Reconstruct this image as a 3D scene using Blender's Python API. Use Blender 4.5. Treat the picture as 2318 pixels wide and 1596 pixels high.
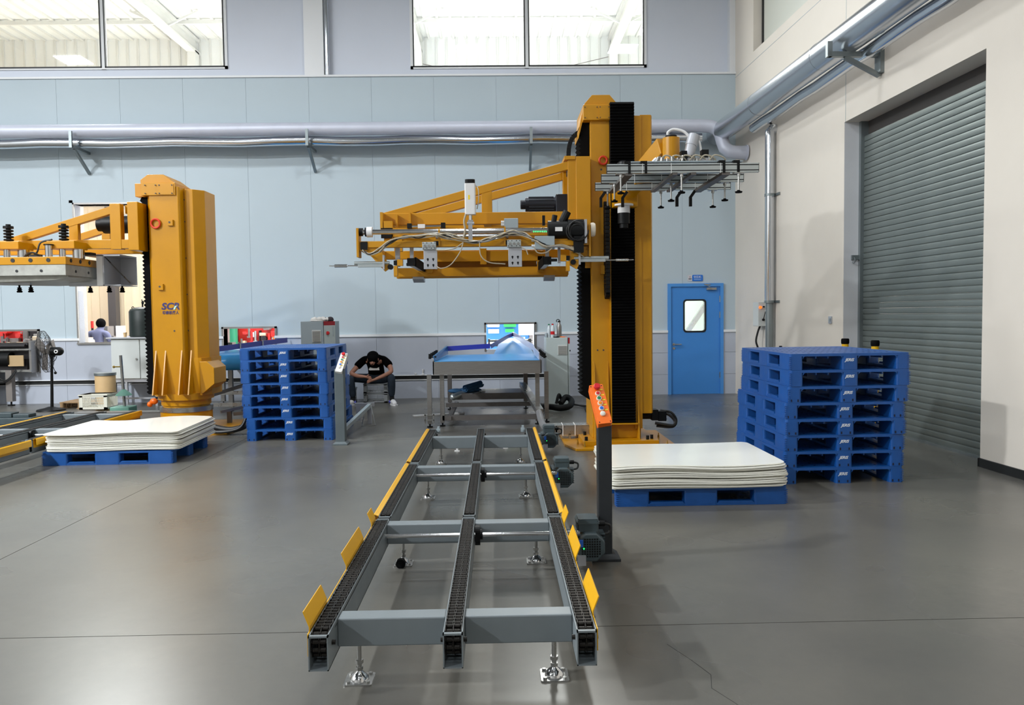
import bpy, bmesh, math, random
from mathutils import Vector, Matrix, Quaternion
random.seed(7)
for o in list(bpy.data.objects): bpy.data.objects.remove(o, do_unlink=True)
scene = bpy.context.scene
COL = scene.collection

# ------------------------------------------------------------------ camera
cam_data = bpy.data.cameras.new('camera')
cam = bpy.data.objects.new('camera', cam_data); COL.objects.link(cam)
cam_data.sensor_fit = 'HORIZONTAL'; cam_data.sensor_width = 36.0
cam_data.lens = 36.0 * 1780.0 / 2318.0
cam_data.clip_start = 0.05; cam_data.clip_end = 200
X_ = Vector((0.99973373, -0.01907591, -0.01298395))   # camera right in world
U_ = Vector((0.01388135, 0.04768978, 0.99876573))     # camera up
F_ = Vector((0.01843316, 0.99868003, -0.04794188))    # camera forward
cam.matrix_world = Matrix(((X_.x, U_.x, -F_.x, 0), (X_.y, U_.y, -F_.y, 0), (X_.z, U_.z, -F_.z, 1.56), (0, 0, 0, 1)))
scene.camera = cam

# ------------------------------------------------------------------ world, lights, exposure
w = bpy.data.worlds.new('world'); scene.world = w; w.use_nodes = True
w.node_tree.nodes['Background'].inputs[0].default_value = (0.75, 0.85, 1.0, 1)
w.node_tree.nodes['Background'].inputs[1].default_value = 0.6
vs = scene.view_settings
vs.view_transform = 'Standard'; vs.look = 'None'; vs.gamma = 1.0; vs.use_curve_mapping = False
vs.exposure = -1.85
def area(name, loc, size, energy, color, rot=(0, 0, 0)):
    d = bpy.data.lights.new(name, 'AREA'); d.shape = 'RECTANGLE'; d.size = size[0]; d.size_y = size[1]
    d.energy = energy; d.color = color
    o = bpy.data.objects.new(name, d); COL.objects.link(o); o.location = loc; o.rotation_euler = rot
    return o
COOL = (0.93, 0.97, 1.0)
# high-bay lamps in rows under the ceiling; the last is an added front fill
for x, y, e in ((-11.2, 8.6, 1300), (-11.2, 3.2, 7600), (-11.2, -2.6, 5200), (-5.6, 9.2, 650), (-5.6, 3.4, 140), (-5.6, -2.6, 140),
                (-0.6, 9.2, 640), (-0.6, 3.4, 320), (-0.6, -2.6, 140), (3.4, 9.2, 240), (3.4, 3.4, 120), (3.4, -2.6, 120), (-0.6, -6.6, 650)):
    area('high_bay_and_fill', (x, y, 8.5), (0.7, 0.7), e, COOL)
# lamps of the hall behind the back wall
for x in (-9.0, -3.5, 1.6, 6.0):
    area('rear_hall_lamp', (x, 18.6, 8.9), (0.8, 5.0), 3500 if x > -2 else 5000, (1.0, 0.99, 0.975))
for x in (-8.0, 0.0, 6.0):
    area('rear_hall_lamp', (x, 21.5, 4.2), (3.0, 0.5), 700, (1.0, 0.97, 0.9), (math.radians(-35), 0, 0))

# ------------------------------------------------------------------ materials
def lin(c):
    c = c / 255.0
    return c / 12.92 if c <= 0.04045 else ((c + 0.055) / 1.055) ** 2.4
def rgb(r, g, b): return (lin(r), lin(g), lin(b), 1)
M = {}
def mat(name, col, rough=0.5, metal=0.0, var=0.0, vscale=3.0, bump=0.0, bscale=40.0, emit=None, estr=0.0, rvar=0.0, spec=0.5, stretch=None):
    m = bpy.data.materials.new(name); m.use_nodes = True
    nt = m.node_tree; b = nt.nodes['Principled BSDF']
    c = rgb(*col)
    b.inputs['Base Color'].default_value = c
    b.inputs['Roughness'].default_value = rough
    b.inputs['Metallic'].default_value = metal
    b.inputs['Specular IOR Level'].default_value = spec
    if var or bump or rvar:
        tc = nt.nodes.new('ShaderNodeTexCoord'); src = tc.outputs['Object']
        if stretch:
            mp = nt.nodes.new('ShaderNodeMapping'); mp.inputs['Scale'].default_value = stretch
            nt.links.new(src, mp.inputs['Vector']); src = mp.outputs['Vector']
    if var or rvar:
        n = nt.nodes.new('ShaderNodeTexNoise'); n.inputs['Scale'].default_value = vscale; n.inputs['Detail'].default_value = 6; n.inputs['Roughness'].default_value = 0.6
        nt.links.new(src, n.inputs['Vector'])
    if var:
        r = nt.nodes.new('ShaderNodeValToRGB')
        r.color_ramp.elements[0].position = 0.3; r.color_ramp.elements[1].position = 0.72
        r.color_ramp.elements[0].color = tuple(max(0, x * (1 - var)) for x in c[:3]) + (1,)
        r.color_ramp.elements[1].color = tuple(min(1, x * (1 + var)) for x in c[:3]) + (1,)
        nt.links.new(n.outputs['Fac'], r.inputs['Fac']); nt.links.new(r.outputs['Color'], b.inputs['Base Color'])
    if rvar:
        mr = nt.nodes.new('ShaderNodeMapRange'); mr.inputs['From Min'].default_value = 0.3; mr.inputs['From Max'].default_value = 0.7
        mr.inputs['To Min'].default_value = max(0.02, rough - rvar); mr.inputs['To Max'].default_value = min(1, rough + rvar)
        nt.links.new(n.outputs['Fac'], mr.inputs['Value']); nt.links.new(mr.outputs['Result'], b.inputs['Roughness'])
    if bump:
        n2 = nt.nodes.new('ShaderNodeTexNoise'); n2.inputs['Scale'].default_value = bscale; n2.inputs['Detail'].default_value = 4
        nt.links.new(src, n2.inputs['Vector'])
        bp = nt.nodes.new('ShaderNodeBump'); bp.inputs['Strength'].default_value = bump; bp.inputs['Distance'].default_value = 0.01
        nt.links.new(n2.outputs['Fac'], bp.inputs['Height']); nt.links.new(bp.outputs['Normal'], b.inputs['Normal'])
    if emit:
        b.inputs['Emission Color'].default_value = rgb(*emit); b.inputs['Emission Strength'].default_value = estr
    M[name] = m
    return m
mat('wall_panel', (178, 192, 200), 0.55, var=0.03, vscale=0.5, bump=0.02, bscale=3)
mat('frosted_pane', (206, 208, 198), 0.5)
mat('wall_upper', (206, 212, 224), 0.5, var=0.03, vscale=0.6)
mat('dado', (176, 182, 194), 0.45, var=0.05, vscale=1.2)
mat('plaster', (222, 214, 203), 0.7, var=0.03, vscale=0.9, bump=0.03, bscale=12)
mat('plaster_brightened', (226, 227, 231), 0.6, var=0.04, vscale=2)
mat('white_trim', (226, 228, 230), 0.4)
mat('ceiling_white', (140, 144, 146), 0.8)
mat('far_wall_grey', (150, 148, 144), 0.7)
mat('baseboard_black', (22, 24, 24), 0.5, var=0.2)
mat('concrete_joint', (38, 37, 36), 0.9)
mat('yellow', (192, 134, 0), 0.42, var=0.06, vscale=2.5, rvar=0.06)
mat('yellow_bright', (222, 166, 6), 0.42, var=0.05, vscale=5)
mat('yellow_lit', (188, 130, 0), 0.3, var=0.05, vscale=3)
mat('grey_paint', (112, 120, 124), 0.42, var=0.05, vscale=6, rvar=0.06)
mat('chain_steel', (40, 37, 34), 0.45, 0.6, var=0.3, vscale=60)
mat('steel', (176, 176, 174), 0.3, 0.9, var=0.08, vscale=6, rvar=0.1)
mat('chrome', (215, 216, 218), 0.12, 1.0)
mat('galv', (138, 146, 148), 0.42, 0.7, var=0.08, vscale=2.5, rvar=0.08)
mat('slat_metal', (116, 124, 122), 0.42, 0.45, var=0.08, vscale=3, rvar=0.1)
mat('pipe_grey', (196, 200, 214), 0.45, 0.15, var=0.04, vscale=3)
mat('pipe_shiny', (208, 212, 218), 0.16, 1.0, bump=0.06, bscale=4)
mat('duct_shiny', (196, 200, 206), 0.24, 0.95, bump=0.05, bscale=3)
mat('stainless', (150, 148, 146), 0.38, 0.85, var=0.08, vscale=8, stretch=(1, 1, 12))
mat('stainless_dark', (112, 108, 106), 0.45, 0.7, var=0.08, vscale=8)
mat('alu', (196, 204, 206), 0.32, 0.8, var=0.04, vscale=8)
mat('alu_plain', (186, 188, 194), 0.4, 0.6, var=0.04)
mat('cast_steel', (164, 164, 158), 0.5, 0.5, var=0.22, vscale=5, bump=0.05)
mat('black_rubber', (8, 8, 9), 0.8, spec=0.12)
mat('black_bellows', (6, 6, 7), 0.75, spec=0.1)
mat('black_plastic', (12, 13, 14), 0.5, spec=0.25)
mat('black_motor', (12, 14, 16), 0.45, spec=0.25, var=0.2, vscale=12)
mat('motor_blue_black', (22, 28, 42), 0.4, var=0.2, vscale=10)
mat('motor_grey', (62, 74, 78), 0.42, var=0.1, vscale=12)
mat('post_dark', (36, 40, 44), 0.45, var=0.08, vscale=6)
mat('post_grey', (84, 94, 98), 0.5, var=0.08, vscale=6)
mat('orange', (240, 110, 20), 0.4)
mat('box_white', (226, 226, 224), 0.4)
mat('btn_red', (196, 26, 34), 0.3); mat('btn_green', (20, 120, 80), 0.3); mat('btn_amber', (226, 128, 24), 0.3)
mat('btn_blue', (36, 98, 196), 0.3); mat('btn_white', (214, 212, 204), 0.3); mat('ring_cream', (228, 218, 200), 0.35)
mat('tag_yellow', (240, 208, 20), 0.5); mat('print_black', (20, 20, 22), 0.6)
mat('pallet_blue', (15, 77, 148), 0.42, var=0.10, vscale=9, rvar=0.08, bump=0.05, bscale=120)
mat('slot_shade_and_studs', (8, 22, 52), 0.8)
mat('print_white', (226, 230, 236), 0.6)
mat('sheet_white', (240, 239, 229), 0.2, var=0.02, vscale=2)
mat('belt_blue', (44, 140, 206), 0.3, var=0.04, vscale=3)
mat('belt_dark', (26, 92, 142), 0.45)
mat('guide_blue', (44, 52, 150), 0.4)
mat('guide_white', (206, 208, 226), 0.3)
mat('guide_purple', (78, 78, 140), 0.4)
mat('cab_grey', (178, 190, 190), 0.45, var=0.03, vscale=4)
mat('cab_mid', (150, 162, 168), 0.5, var=0.03, vscale=4)
mat('cab_white', (200, 204, 202), 0.45)
mat('vent_grey', (150, 150, 146), 0.5)
mat('cab_red', (150, 30, 40), 0.4)
mat('door_blue', (62, 132, 206), 0.38, var=0.03, vscale=3)
mat('door_frame_blue', (72, 140, 210), 0.38)
mat('sign_blue', (30, 110, 200), 0.4); mat('sign_silver', (196, 196, 200), 0.4)
mat('gasket', (16, 18, 22), 0.5)
mat('mullion', (150, 158, 150), 0.4, 0.3)
mat('drum_brown', (196, 164, 118), 0.65, var=0.06, vscale=4)
mat('crate_white', (216, 214, 200), 0.5, var=0.04)
mat('crate_grey', (150, 154, 156), 0.55, var=0.06)
mat('wood', (150, 122, 88), 0.75, var=0.2, vscale=14, stretch=(1, 8, 8))
mat('green_iron', (96, 144, 128), 0.5, var=0.08)
mat('tank_green', (16, 30, 28), 0.5, var=0.1)
mat('cardboard', (176, 150, 112), 0.8, var=0.06)
mat('bollard_yellow', (240, 186, 16), 0.4)
mat('shirt_black', (5, 5, 6), 0.95, spec=0.03); mat('trousers', (44, 52, 62), 0.9, var=0.12, vscale=20, spec=0.1)
mat('skin', (150, 104, 84), 0.55, var=0.05, vscale=20); mat('hair', (6, 6, 7), 0.8, spec=0.05)
mat('shoe_white', (214, 214, 216), 0.5); mat('sock_black', (14, 14, 16), 0.9); mat('shirt_grey', (92, 96, 122), 0.9)
mat('teal', (60, 170, 200), 0.7)
mat('cloth_white', (232, 230, 226), 0.9); mat('cloth_dark', (60, 54, 58), 0.9); mat('cloth_blue', (40, 84, 122), 0.85, var=0.1)
mat('hall_cream', (222, 204, 172), 0.7, var=0.03); mat('hall_white', (238, 238, 234), 0.6); mat('hall_steel', (222, 221, 216), 0.5)
mat('hall_dark', (70, 66, 64), 0.6); mat('hall_pale', (220, 232, 210), 0.6)
mat('machine_red', (206, 40, 34), 0.35); mat('machine_green', (30, 120, 84), 0.4); mat('machine_blue', (50, 116, 184), 0.4)
mat('machine_grey', (120, 114, 110), 0.45); mat('machine_dark', (40, 38, 40), 0.4, 0.3)
mat('lamp_orange', (255, 120, 40), 0.4, emit=(255, 110, 30), estr=5)
mat('lamp_red', (255, 60, 40), 0.4, emit=(255, 60, 30), estr=6)
mat('led_green', (60, 240, 120), 0.4, emit=(40, 255, 120), estr=6)
mat('screen_green', (40, 200, 70), 0.4, emit=(30, 200, 60), estr=1.2)
mat('panel_lit', (250, 250, 250), 0.4, emit=(250, 250, 255), estr=1.6)
mat('tube_clear', (168, 158, 138), 0.25, spec=0.6); mat('cable_black', (16, 16, 17), 0.5); mat('cable_grey', (120, 120, 120), 0.5)
mat('hose_silver', (170, 170, 172), 0.4, 0.5, bump=0.3, bscale=60)
mat('label_white', (225, 225, 225), 0.5)
mat('brass', (190, 160, 80), 0.35, 0.8)
mat('logo_navy', (44, 40, 100), 0.5); mat('logo_mint', (186, 224, 212), 0.5)
mat('red_ring', (206, 54, 20), 0.5)
mat('bottle_clear', (200, 210, 214), 0.15, spec=0.6)
# window glass: real thin pane, mostly clear with a mirror component
def glass(name, tint, refl):
    m = bpy.data.materials.new(name); m.use_nodes = True; nt = m.node_tree; nt.nodes.clear()
    out = nt.nodes.new('ShaderNodeOutputMaterial'); mx = nt.nodes.new('ShaderNodeMixShader')
    t = nt.nodes.new('ShaderNodeBsdfTransparent'); t.inputs[0].default_value = tint
    g = nt.nodes.new('ShaderNodeBsdfGlossy'); g.inputs['Roughness'].default_value = 0.02
    mx.inputs[0].default_value = refl
    nt.links.new(t.outputs[0], mx.inputs[1]); nt.links.new(g.outputs[0], mx.inputs[2]); nt.links.new(mx.outputs[0], out.inputs[0])
    M[name] = m
glass('window_glass', (0.96, 0.98, 0.97, 1), 0.06)
# polished concrete
def concrete():
    m = bpy.data.materials.new('polished_concrete'); m.use_nodes = True; nt = m.node_tree; b = nt.nodes['Principled BSDF']
    ge = nt.nodes.new('ShaderNodeNewGeometry')
    def noise(sc, det, rough=0.6, dist=0.0):
        n = nt.nodes.new('ShaderNodeTexNoise'); n.inputs['Scale'].default_value = sc; n.inputs['Detail'].default_value = det
        n.inputs['Roughness'].default_value = rough; n.inputs['Distortion'].default_value = dist
        nt.links.new(ge.outputs['Position'], n.inputs['Vector']); return n
    a = noise(0.5, 5, 0.55, 0.2); f = noise(14, 8, 0.7); s = noise(0.9, 2, 0.5, 0.2)
    r = nt.nodes.new('ShaderNodeValToRGB')
    r.color_ramp.elements[0].position = 0.15; r.color_ramp.elements[1].position = 0.85
    r.color_ramp.elements[0].color = rgb(80, 79, 76); r.color_ramp.elements[1].color = rgb(108, 105, 97)
    r.color_ramp.interpolation = 'EASE'
    nt.links.new(a.outputs['Fac'], r.inputs['Fac'])
    r2 = nt.nodes.new('ShaderNodeValToRGB')
    r2.color_ramp.elements[0].position = 0.3; r2.color_ramp.elements[1].position = 0.8
    r2.color_ramp.elements[0].color = (0.93, 0.93, 0.93, 1); r2.color_ramp.elements[1].color = (1.06, 1.06, 1.05, 1)
    nt.links.new(f.outputs['Fac'], r2.inputs['Fac'])
    mx = nt.nodes.new('ShaderNodeMix'); mx.data_type = 'RGBA'; mx.blend_type = 'MULTIPLY'; mx.inputs[0].default_value = 1.0
    nt.links.new(r.outputs['Color'], mx.inputs[6]); nt.links.new(r2.outputs['Color'], mx.inputs[7])
    nt.links.new(mx.outputs[2], b.inputs['Base Color'])
    mr = nt.nodes.new('ShaderNodeMapRange'); mr.inputs['To Min'].default_value = 0.24; mr.inputs['To Max'].default_value = 0.34
    mr.inputs['From Min'].default_value = 0.15; mr.inputs['From Max'].default_value = 0.85; mr.interpolation_type = 'SMOOTHSTEP'
    nt.links.new(s.outputs['Fac'], mr.inputs['Value']); nt.links.new(mr.outputs['Result'], b.inputs['Roughness'])
    b.inputs['Specular IOR Level'].default_value = 0.5
    M['polished_concrete'] = m
concrete()

# ------------------------------------------------------------------ mesh helpers
class B:
    """collects shapes in world coordinates"""
    def __init__(s): s.v = []; s.f = []; s.parts = []
    def add(s, vs, fs):
        n = len(s.v); m = len(s.f); s.v += [tuple(v) for v in vs]; s.f += [tuple(i + n for i in f) for f in fs]; s.parts.append((n, len(s.v), m, len(s.f))); return s
    def box(s, x0, x1, y0, y1, z0, z1):
        return s.add([(x0,y0,z0),(x1,y0,z0),(x1,y1,z0),(x0,y1,z0),(x0,y0,z1),(x1,y0,z1),(x1,y1,z1),(x0,y1,z1)],
                     [(0,3,2,1),(4,5,6,7),(0,1,5,4),(1,2,6,5),(2,3,7,6),(3,0,4,7)])
    def prism(s, poly, axis, a, b):
        """poly of 2-D points extruded along axis: x -> (y,z), y -> (x,z), z -> (x,y)"""
        def mk(p, t): return (t, p[0], p[1]) if axis == 'x' else ((p[0], t, p[1]) if axis == 'y' else (p[0], p[1], t))
        n = len(poly); area2 = sum(poly[i][0]*poly[(i+1)%n][1]-poly[(i+1)%n][0]*poly[i][1] for i in range(n))
        flip = (area2 < 0) ^ (axis == 'y')
        vs = [mk(p, a) for p in poly] + [mk(p, b) for p in poly]
        fs = [tuple(range(n-1,-1,-1)), tuple(range(n, 2*n))] + [(i,(i+1)%n,n+(i+1)%n,n+i) for i in range(n)]
        if flip ^ (b < a): fs = [tuple(reversed(f)) for f in fs]
        return s.add(vs, fs)
    def beam(s, p, q, w, h, up=(0,0,1)):
        p = Vector(p); q = Vector(q); d = (q-p).normalized(); u = Vector(up)
        r = d.cross(u)
        if r.length < 1e-5: r = d.cross(Vector((1,0,0)))
        r.normalize(); u = r.cross(d).normalized(); r *= w/2; u *= h/2
        vs = [p-r-u,p+r-u,p+r+u,p-r+u,q-r-u,q+r-u,q+r+u,q-r+u]
        return s.add(vs, [(0,1,2,3),(7,6,5,4),(0,4,5,1),(1,5,6,2),(2,6,7,3),(3,7,4,0)])
    def cyl(s, p, q, r, n=16, r2=None, cap=True):
        p = Vector(p); q = Vector(q); d = (q-p).normalized(); r2 = r if r2 is None else r2
        a = d.orthogonal().normalized(); b = d.cross(a)
        vs = []
        for c, rr in ((p, r), (q, r2)):
            for i in range(n):
                t = 2*math.pi*(i+0.5)/n; vs.append(c + (a*math.cos(t)+b*math.sin(t))*rr)
        fs = [(i,(i+1)%n,n+(i+1)%n,n+i) for i in range(n)]
        if cap: fs += [tuple(range(n-1,-1,-1)), tuple(range(n,2*n))]
        return s.add(vs, fs)
    def tube(s, pts, r, n=8, closed=False):
        pts = [Vector(p) for p in pts]; m = len(pts); rings = []
        prev = None
        for i, p in enumerate(pts):
            if closed: t = (pts[(i+1)%m]-pts[i-1]).normalized()
            else: t = (pts[min(i+1,m-1)]-pts[max(i-1,0)]).normalized()
            if prev is None: a = t.orthogonal().normalized()
            else:
                a = prev - t*prev.dot(t)
                a = a.normalized() if a.length > 1e-6 else t.orthogonal().normalized()
            prev = a; b = t.cross(a); rr = r[i] if isinstance(r, (list, tuple)) else r
            rings.append([p+(a*math.cos(2*math.pi*k/n)+b*math.sin(2*math.pi*k/n))*rr for k in range(n)])
        vs = [v for R in rings for v in R]; fs = []
        for i in range(m if closed else m-1):
            j = (i+1) % m
            for k in range(n): fs.append((i*n+k,i*n+(k+1)%n,j*n+(k+1)%n,j*n+k))
        if not closed: fs += [tuple(range(n-1,-1,-1)), tuple(range((m-1)*n, m*n))]
        return s.add(vs, fs)
    def lathe(s, prof, c, n=20, axis='z'):
        """prof: list of (radius, height) along axis from point c"""
        c = Vector(c); vs = []
        for r, h in prof:
            for i in range(n):
                t = 2*math.pi*i/n; a, b = r*math.cos(t), r*math.sin(t)
                vs.append(c + (Vector((a,b,h)) if axis == 'z' else (Vector((h,a,b)) if axis == 'x' else Vector((b,h,a)))))
        fs = [(i*n+k,i*n+(k+1)%n,(i+1)*n+(k+1)%n,(i+1)*n+k) for i in range(len(prof)-1) for k in range(n)]
        fs += [tuple(range(n-1,-1,-1)), tuple(range((len(prof)-1)*n, len(prof)*n))]
        return s.add(vs, fs)
    def ball(s, c, r, n=12, m=8, sc=(1,1,1)):
        c = Vector(c); vs = [c+Vector((0,0,-r*sc[2]))]
        for j in range(1, m):
            ph = math.pi*j/m
            for i in range(n):
                t = 2*math.pi*i/n
                vs.append(c+Vector((r*math.sin(ph)*math.cos(t)*sc[0], r*math.sin(ph)*math.sin(t)*sc[1], -r*math.cos(ph)*sc[2])))
        vs.append(c+Vector((0,0,r*sc[2]))); last = len(vs)-1
        fs = [(0,1+(i+1)%n,1+i) for i in range(n)]
        for j in range(m-2):
            for i in range(n): a = 1+j*n; fs.append((a+i,a+(i+1)%n,a+n+(i+1)%n,a+n+i))
        a = 1+(m-2)*n; fs += [(a+i,a+(i+1)%n,last) for i in range(n)]
        return s.add(vs, fs)
    def xform(s, mtx): s.v = [tuple(mtx @ Vector(v)) for v in s.v]; return s
def rrect(x0, x1, y0, y1, r, n=4):
    pts = []
    for cx, cy, a0 in ((x1-r,y1-r,0),(x0+r,y1-r,90),(x0+r,y0+r,180),(x1-r,y0+r,270)):
        for i in range(n+1):
            t = math.radians(a0+90*i/n); pts.append((cx+r*math.cos(t), cy+r*math.sin(t)))
    return pts
def arc(c, r, a0, a1, n=12, axis='x'):
    out = []
    for i in range(n+1):
        t = math.radians(a0+(a1-a0)*i/n); u, v = r*math.cos(t), r*math.sin(t)
        out.append((c[0], c[1]+u, c[2]+v) if axis == 'x' else ((c[0]+u, c[1], c[2]+v) if axis == 'y' else (c[0]+u, c[1]+v, c[2])))
    return out
def spline(pts, n=8):
    """Catmull-Rom through the points"""
    P = [Vector(p) for p in pts]; P = [P[0]*2-P[1]] + P + [P[-1]*2-P[-2]]; out = []
    for i in range(1, len(P)-2):
        for k in range(n):
            t = k/n; a, b, c, d = P[i-1], P[i], P[i+1], P[i+2]
            out.append(0.5*((2*b)+(c-a)*t+(2*a-5*b+4*c-d)*t*t+(3*b-a-3*c+d)*t**3))
    out.append(P[-2]); return out
def world_loc(o):
    v = Vector((0,0,0))
    while o is not None: v = v + o.location; o = o.parent
    return v
def put(name, mb, material, parent=None, smooth=False, bevel=0.0, label=None, split=False, stuff=False):
    if split:      # every shape of the collection becomes an object of its own
        out = None
        for v0, v1, f0, f1 in mb.parts:
            b = B(); b.v = mb.v[v0:v1]; b.f = [tuple(i-v0 for i in f) for f in mb.f[f0:f1]]
            out = put(name, b, material, parent, smooth, bevel, label)
        return out
    """link the collected shapes as ONE mesh object; origin at the parent's origin or at the base of the shape"""
    if parent is not None: org = world_loc(parent)
    else:
        xs, ys, zs = zip(*mb.v); org = Vector(((min(xs)+max(xs))/2, (min(ys)+max(ys))/2, min(zs)))
    me = bpy.data.meshes.new(name); me.from_pydata([(x-org.x, y-org.y, z-org.z) for x, y, z in mb.v], [], mb.f)
    me.materials.append(M[material]); me.update()
    if smooth:
        me.polygons.foreach_set('use_smooth', [True]*len(me.polygons))
        if smooth != 'all':
            try: me.set_sharp_from_angle(angle=math.radians(40))
            except Exception: pass
    o = bpy.data.objects.new(name, me); COL.objects.link(o)
    if parent is not None: o.parent = parent
    else: o.location = org
    if bevel:
        md = o.modifiers.new('edge', 'BEVEL'); md.width = bevel; md.segments = 2; md.limit_method = 'ANGLE'; md.angle_limit = math.radians(40)
    if label: o['label'] = label
    if stuff: o['kind'] = 'stuff'
    return o
def tag(o, label, cat, group=None):
    o['label'] = label; o['category'] = cat
    if group: o['group'] = group
    return o
def thing(name, label, cat, loc, group=None):
    o = bpy.data.objects.new(name, None); COL.objects.link(o); o.location = loc; o.empty_display_size = 0.2
    return tag(o, label, cat, group)
def struct(name, mb, material, parent=None, **k):
    o = put(name, mb, material, parent, **k)
    if parent is None: o['kind'] = 'structure'
    return o
def shift(parent, name, o, dx=0, dy=0, dz=0):
    c = o.copy(); COL.objects.link(c); c.parent = parent; c.location = o.location + Vector((dx,dy,dz)); return c
def copy_tree(o, parent=None):
    c = o.copy(); COL.objects.link(c); c.parent = parent
    for ch in list(o.children): copy_tree(ch, c)
    return c
def text_mesh(name, body, size, material, parent, origin, right, up, extrude=0.0008, width=None, shear=0.0, bold=0.0):
    """flat lettering; origin = lower left corner in world space"""
    cu = bpy.data.curves.new(name, 'FONT'); cu.body = body; cu.size = size; cu.shear = shear; cu.extrude = extrude; cu.resolution_u = 3; cu.offset = bold
    tmp = bpy.data.objects.new(name+'_curve', cu); COL.objects.link(tmp)
    dg = bpy.context.evaluated_depsgraph_get(); me = bpy.data.meshes.new_from_object(tmp.evaluated_get(dg))
    bpy.data.objects.remove(tmp, do_unlink=True); bpy.data.curves.remove(cu)
    if not me.vertices: return None
    xs = [v.co.x for v in me.vertices]; ys = [v.co.y for v in me.vertices]
    k = (width/(max(xs)-min(xs))) if width else 1.0
    r = Vector(right).normalized(); u = Vector(up).normalized(); n = r.cross(u)
    og = Vector(origin) - (world_loc(parent) if parent is not None else Vector((0,0,0)))
    for v in me.vertices:
        v.co = og + r*((v.co.x-min(xs))*k) + u*(v.co.y-min(ys)) + n*v.co.z
    me.materials.clear(); me.materials.append(M[material])
    o = bpy.data.objects.new(name, me); COL.objects.link(o); o.parent = parent
    return o

# ================================================================== SETTING
def cells(x0, x1, z0, z1, holes):
    xs = sorted({x0, x1} | {v for h in holes for v in h[:2] if x0 < v < x1})
    zs = sorted({z0, z1} | {v for h in holes for v in h[2:] if z0 < v < z1})
    out = []
    for i in range(len(xs)-1):
        for j in range(len(zs)-1):
            cx, cz = (xs[i]+xs[i+1])/2, (zs[j]+zs[j+1])/2
            if not any(h[0] < cx < h[1] and h[2] < cz < h[3] for h in holes): out.append((xs[i], xs[i+1], zs[j], zs[j+1]))
    return out
WY = 14.95
XL, XR = -13.0, 4.75
HOLES = [(3.25, 4.31, -1, 2.11), (-0.21, 0.71, 0.905, 1.38), (-5.16, -4.20, 0.94, 1.365), (-9.75, -8.63, 0.62, 1.37), (-7.86, -6.42, 1.135, 3.72)]
UP = [(-9.75, -4.98, 6.235, 8.3), (-1.56, 2.895, 6.205, 8.3)]
ZL = 6.03
# floor: concrete slabs with open saw-cut joints over a dark bed
fl = struct('floor', B().box(XL, 5.6, -8, 15.2, -0.2, -0.012), 'concrete_joint')
xs = [XL, -8.6, -3.28, 5.5]; ys = [-8, -1.6, 3.85, 9.9, 15.14]
for i in range(3):
    for j in range(4):
        put('concrete_slab', B().box(xs[i]+0.003, xs[i+1]-0.003, ys[j]+0.003, ys[j+1]-0.003, -0.1, 0), 'polished_concrete', fl)
struct('ceiling', B().box(XL, 5.6, -8, 15.2, 9.0, 9.15), 'ceiling_white')
struct('wall_left', B().box(XL-0.2, XL, -8, 15.2, 0, 9), 'far_wall_grey')
struct('wall_front', B().box(XL, 5.6, -8.2, -8, 0, 9), 'far_wall_grey')
# back wall: core, then sandwich panels with seams
core = B()
for a in cells(XL, XR, 0, ZL, HOLES): core.box(a[0], a[1], WY+0.008, WY+0.2, a[2], a[3])
for a in cells(XL, XR, ZL, 9.0, UP): core.box(a[0], a[1], WY+0.14, WY+0.2, a[2], a[3])
wb = struct('wall_back', core, 'wall_upper')
seams = [XL] + [-4.62+1.165*k for k in range(-7, 9)]
seams = [s for s in seams if s < XR-0.2] + [XR]
for i in range(len(seams)-1):
    a, b = seams[i]+0.002, seams[i+1]-0.002
    mb = B()
    for c in cells(a, b, 1.215, ZL, HOLES): mb.box(c[0], c[1], WY, WY+0.01, c[2], c[3])
    put('wall_panel', mb, 'wall_panel', wb)
    if b > 1.3: rows = ((0.0, 0.38), (0.384, 0.795), (0.799, 1.18))
    else: rows = ((0.0, 0.352), (0.44, 1.18))
    for z0, z1 in rows:
        mb = B()
        for c in cells(a, b, z0, z1, HOLES): mb.box(c[0], c[1], WY-0.02, WY+0.01, c[2], c[3])
        if mb.v: put('dado_panel', mb, 'dado', wb)
mb = B()
for c in cells(XL, XR, 1.18, 1.225, HOLES): mb.box(c[0], c[1], WY-0.045, WY+0.01, c[2], c[3])
struct('trim_1', mb, 'white_trim')
struct('trim_2', B().box(XL, XR, WY-0.03, WY+0.14, ZL, ZL+0.035), 'white_trim')
# black cable channel along the foot of the wall
ch = struct('trim_3', B().box(XL, 1.28, WY-0.012, WY+0.01, 0.356, 0.436), 'baseboard_black')
put('channel_lip', B().box(XL, 1.28, WY-0.06, WY-0.0, 0.432, 0.446), 'white_trim', ch)
put('channel_lip', B().box(XL, 1.28, WY-0.04, WY-0.0, 0.346, 0.358), 'white_trim', ch)
# pilasters on the upper wall
def pilaster(n, x0, x1):
    o = struct(n, B().box(x0, x1, WY, WY+0.15, ZL+0.03, 9.0), 'white_trim'); return o
pilaster('trim_4', -3.52, -3.16); pilaster('trim_5', 4.44, XR)
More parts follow.
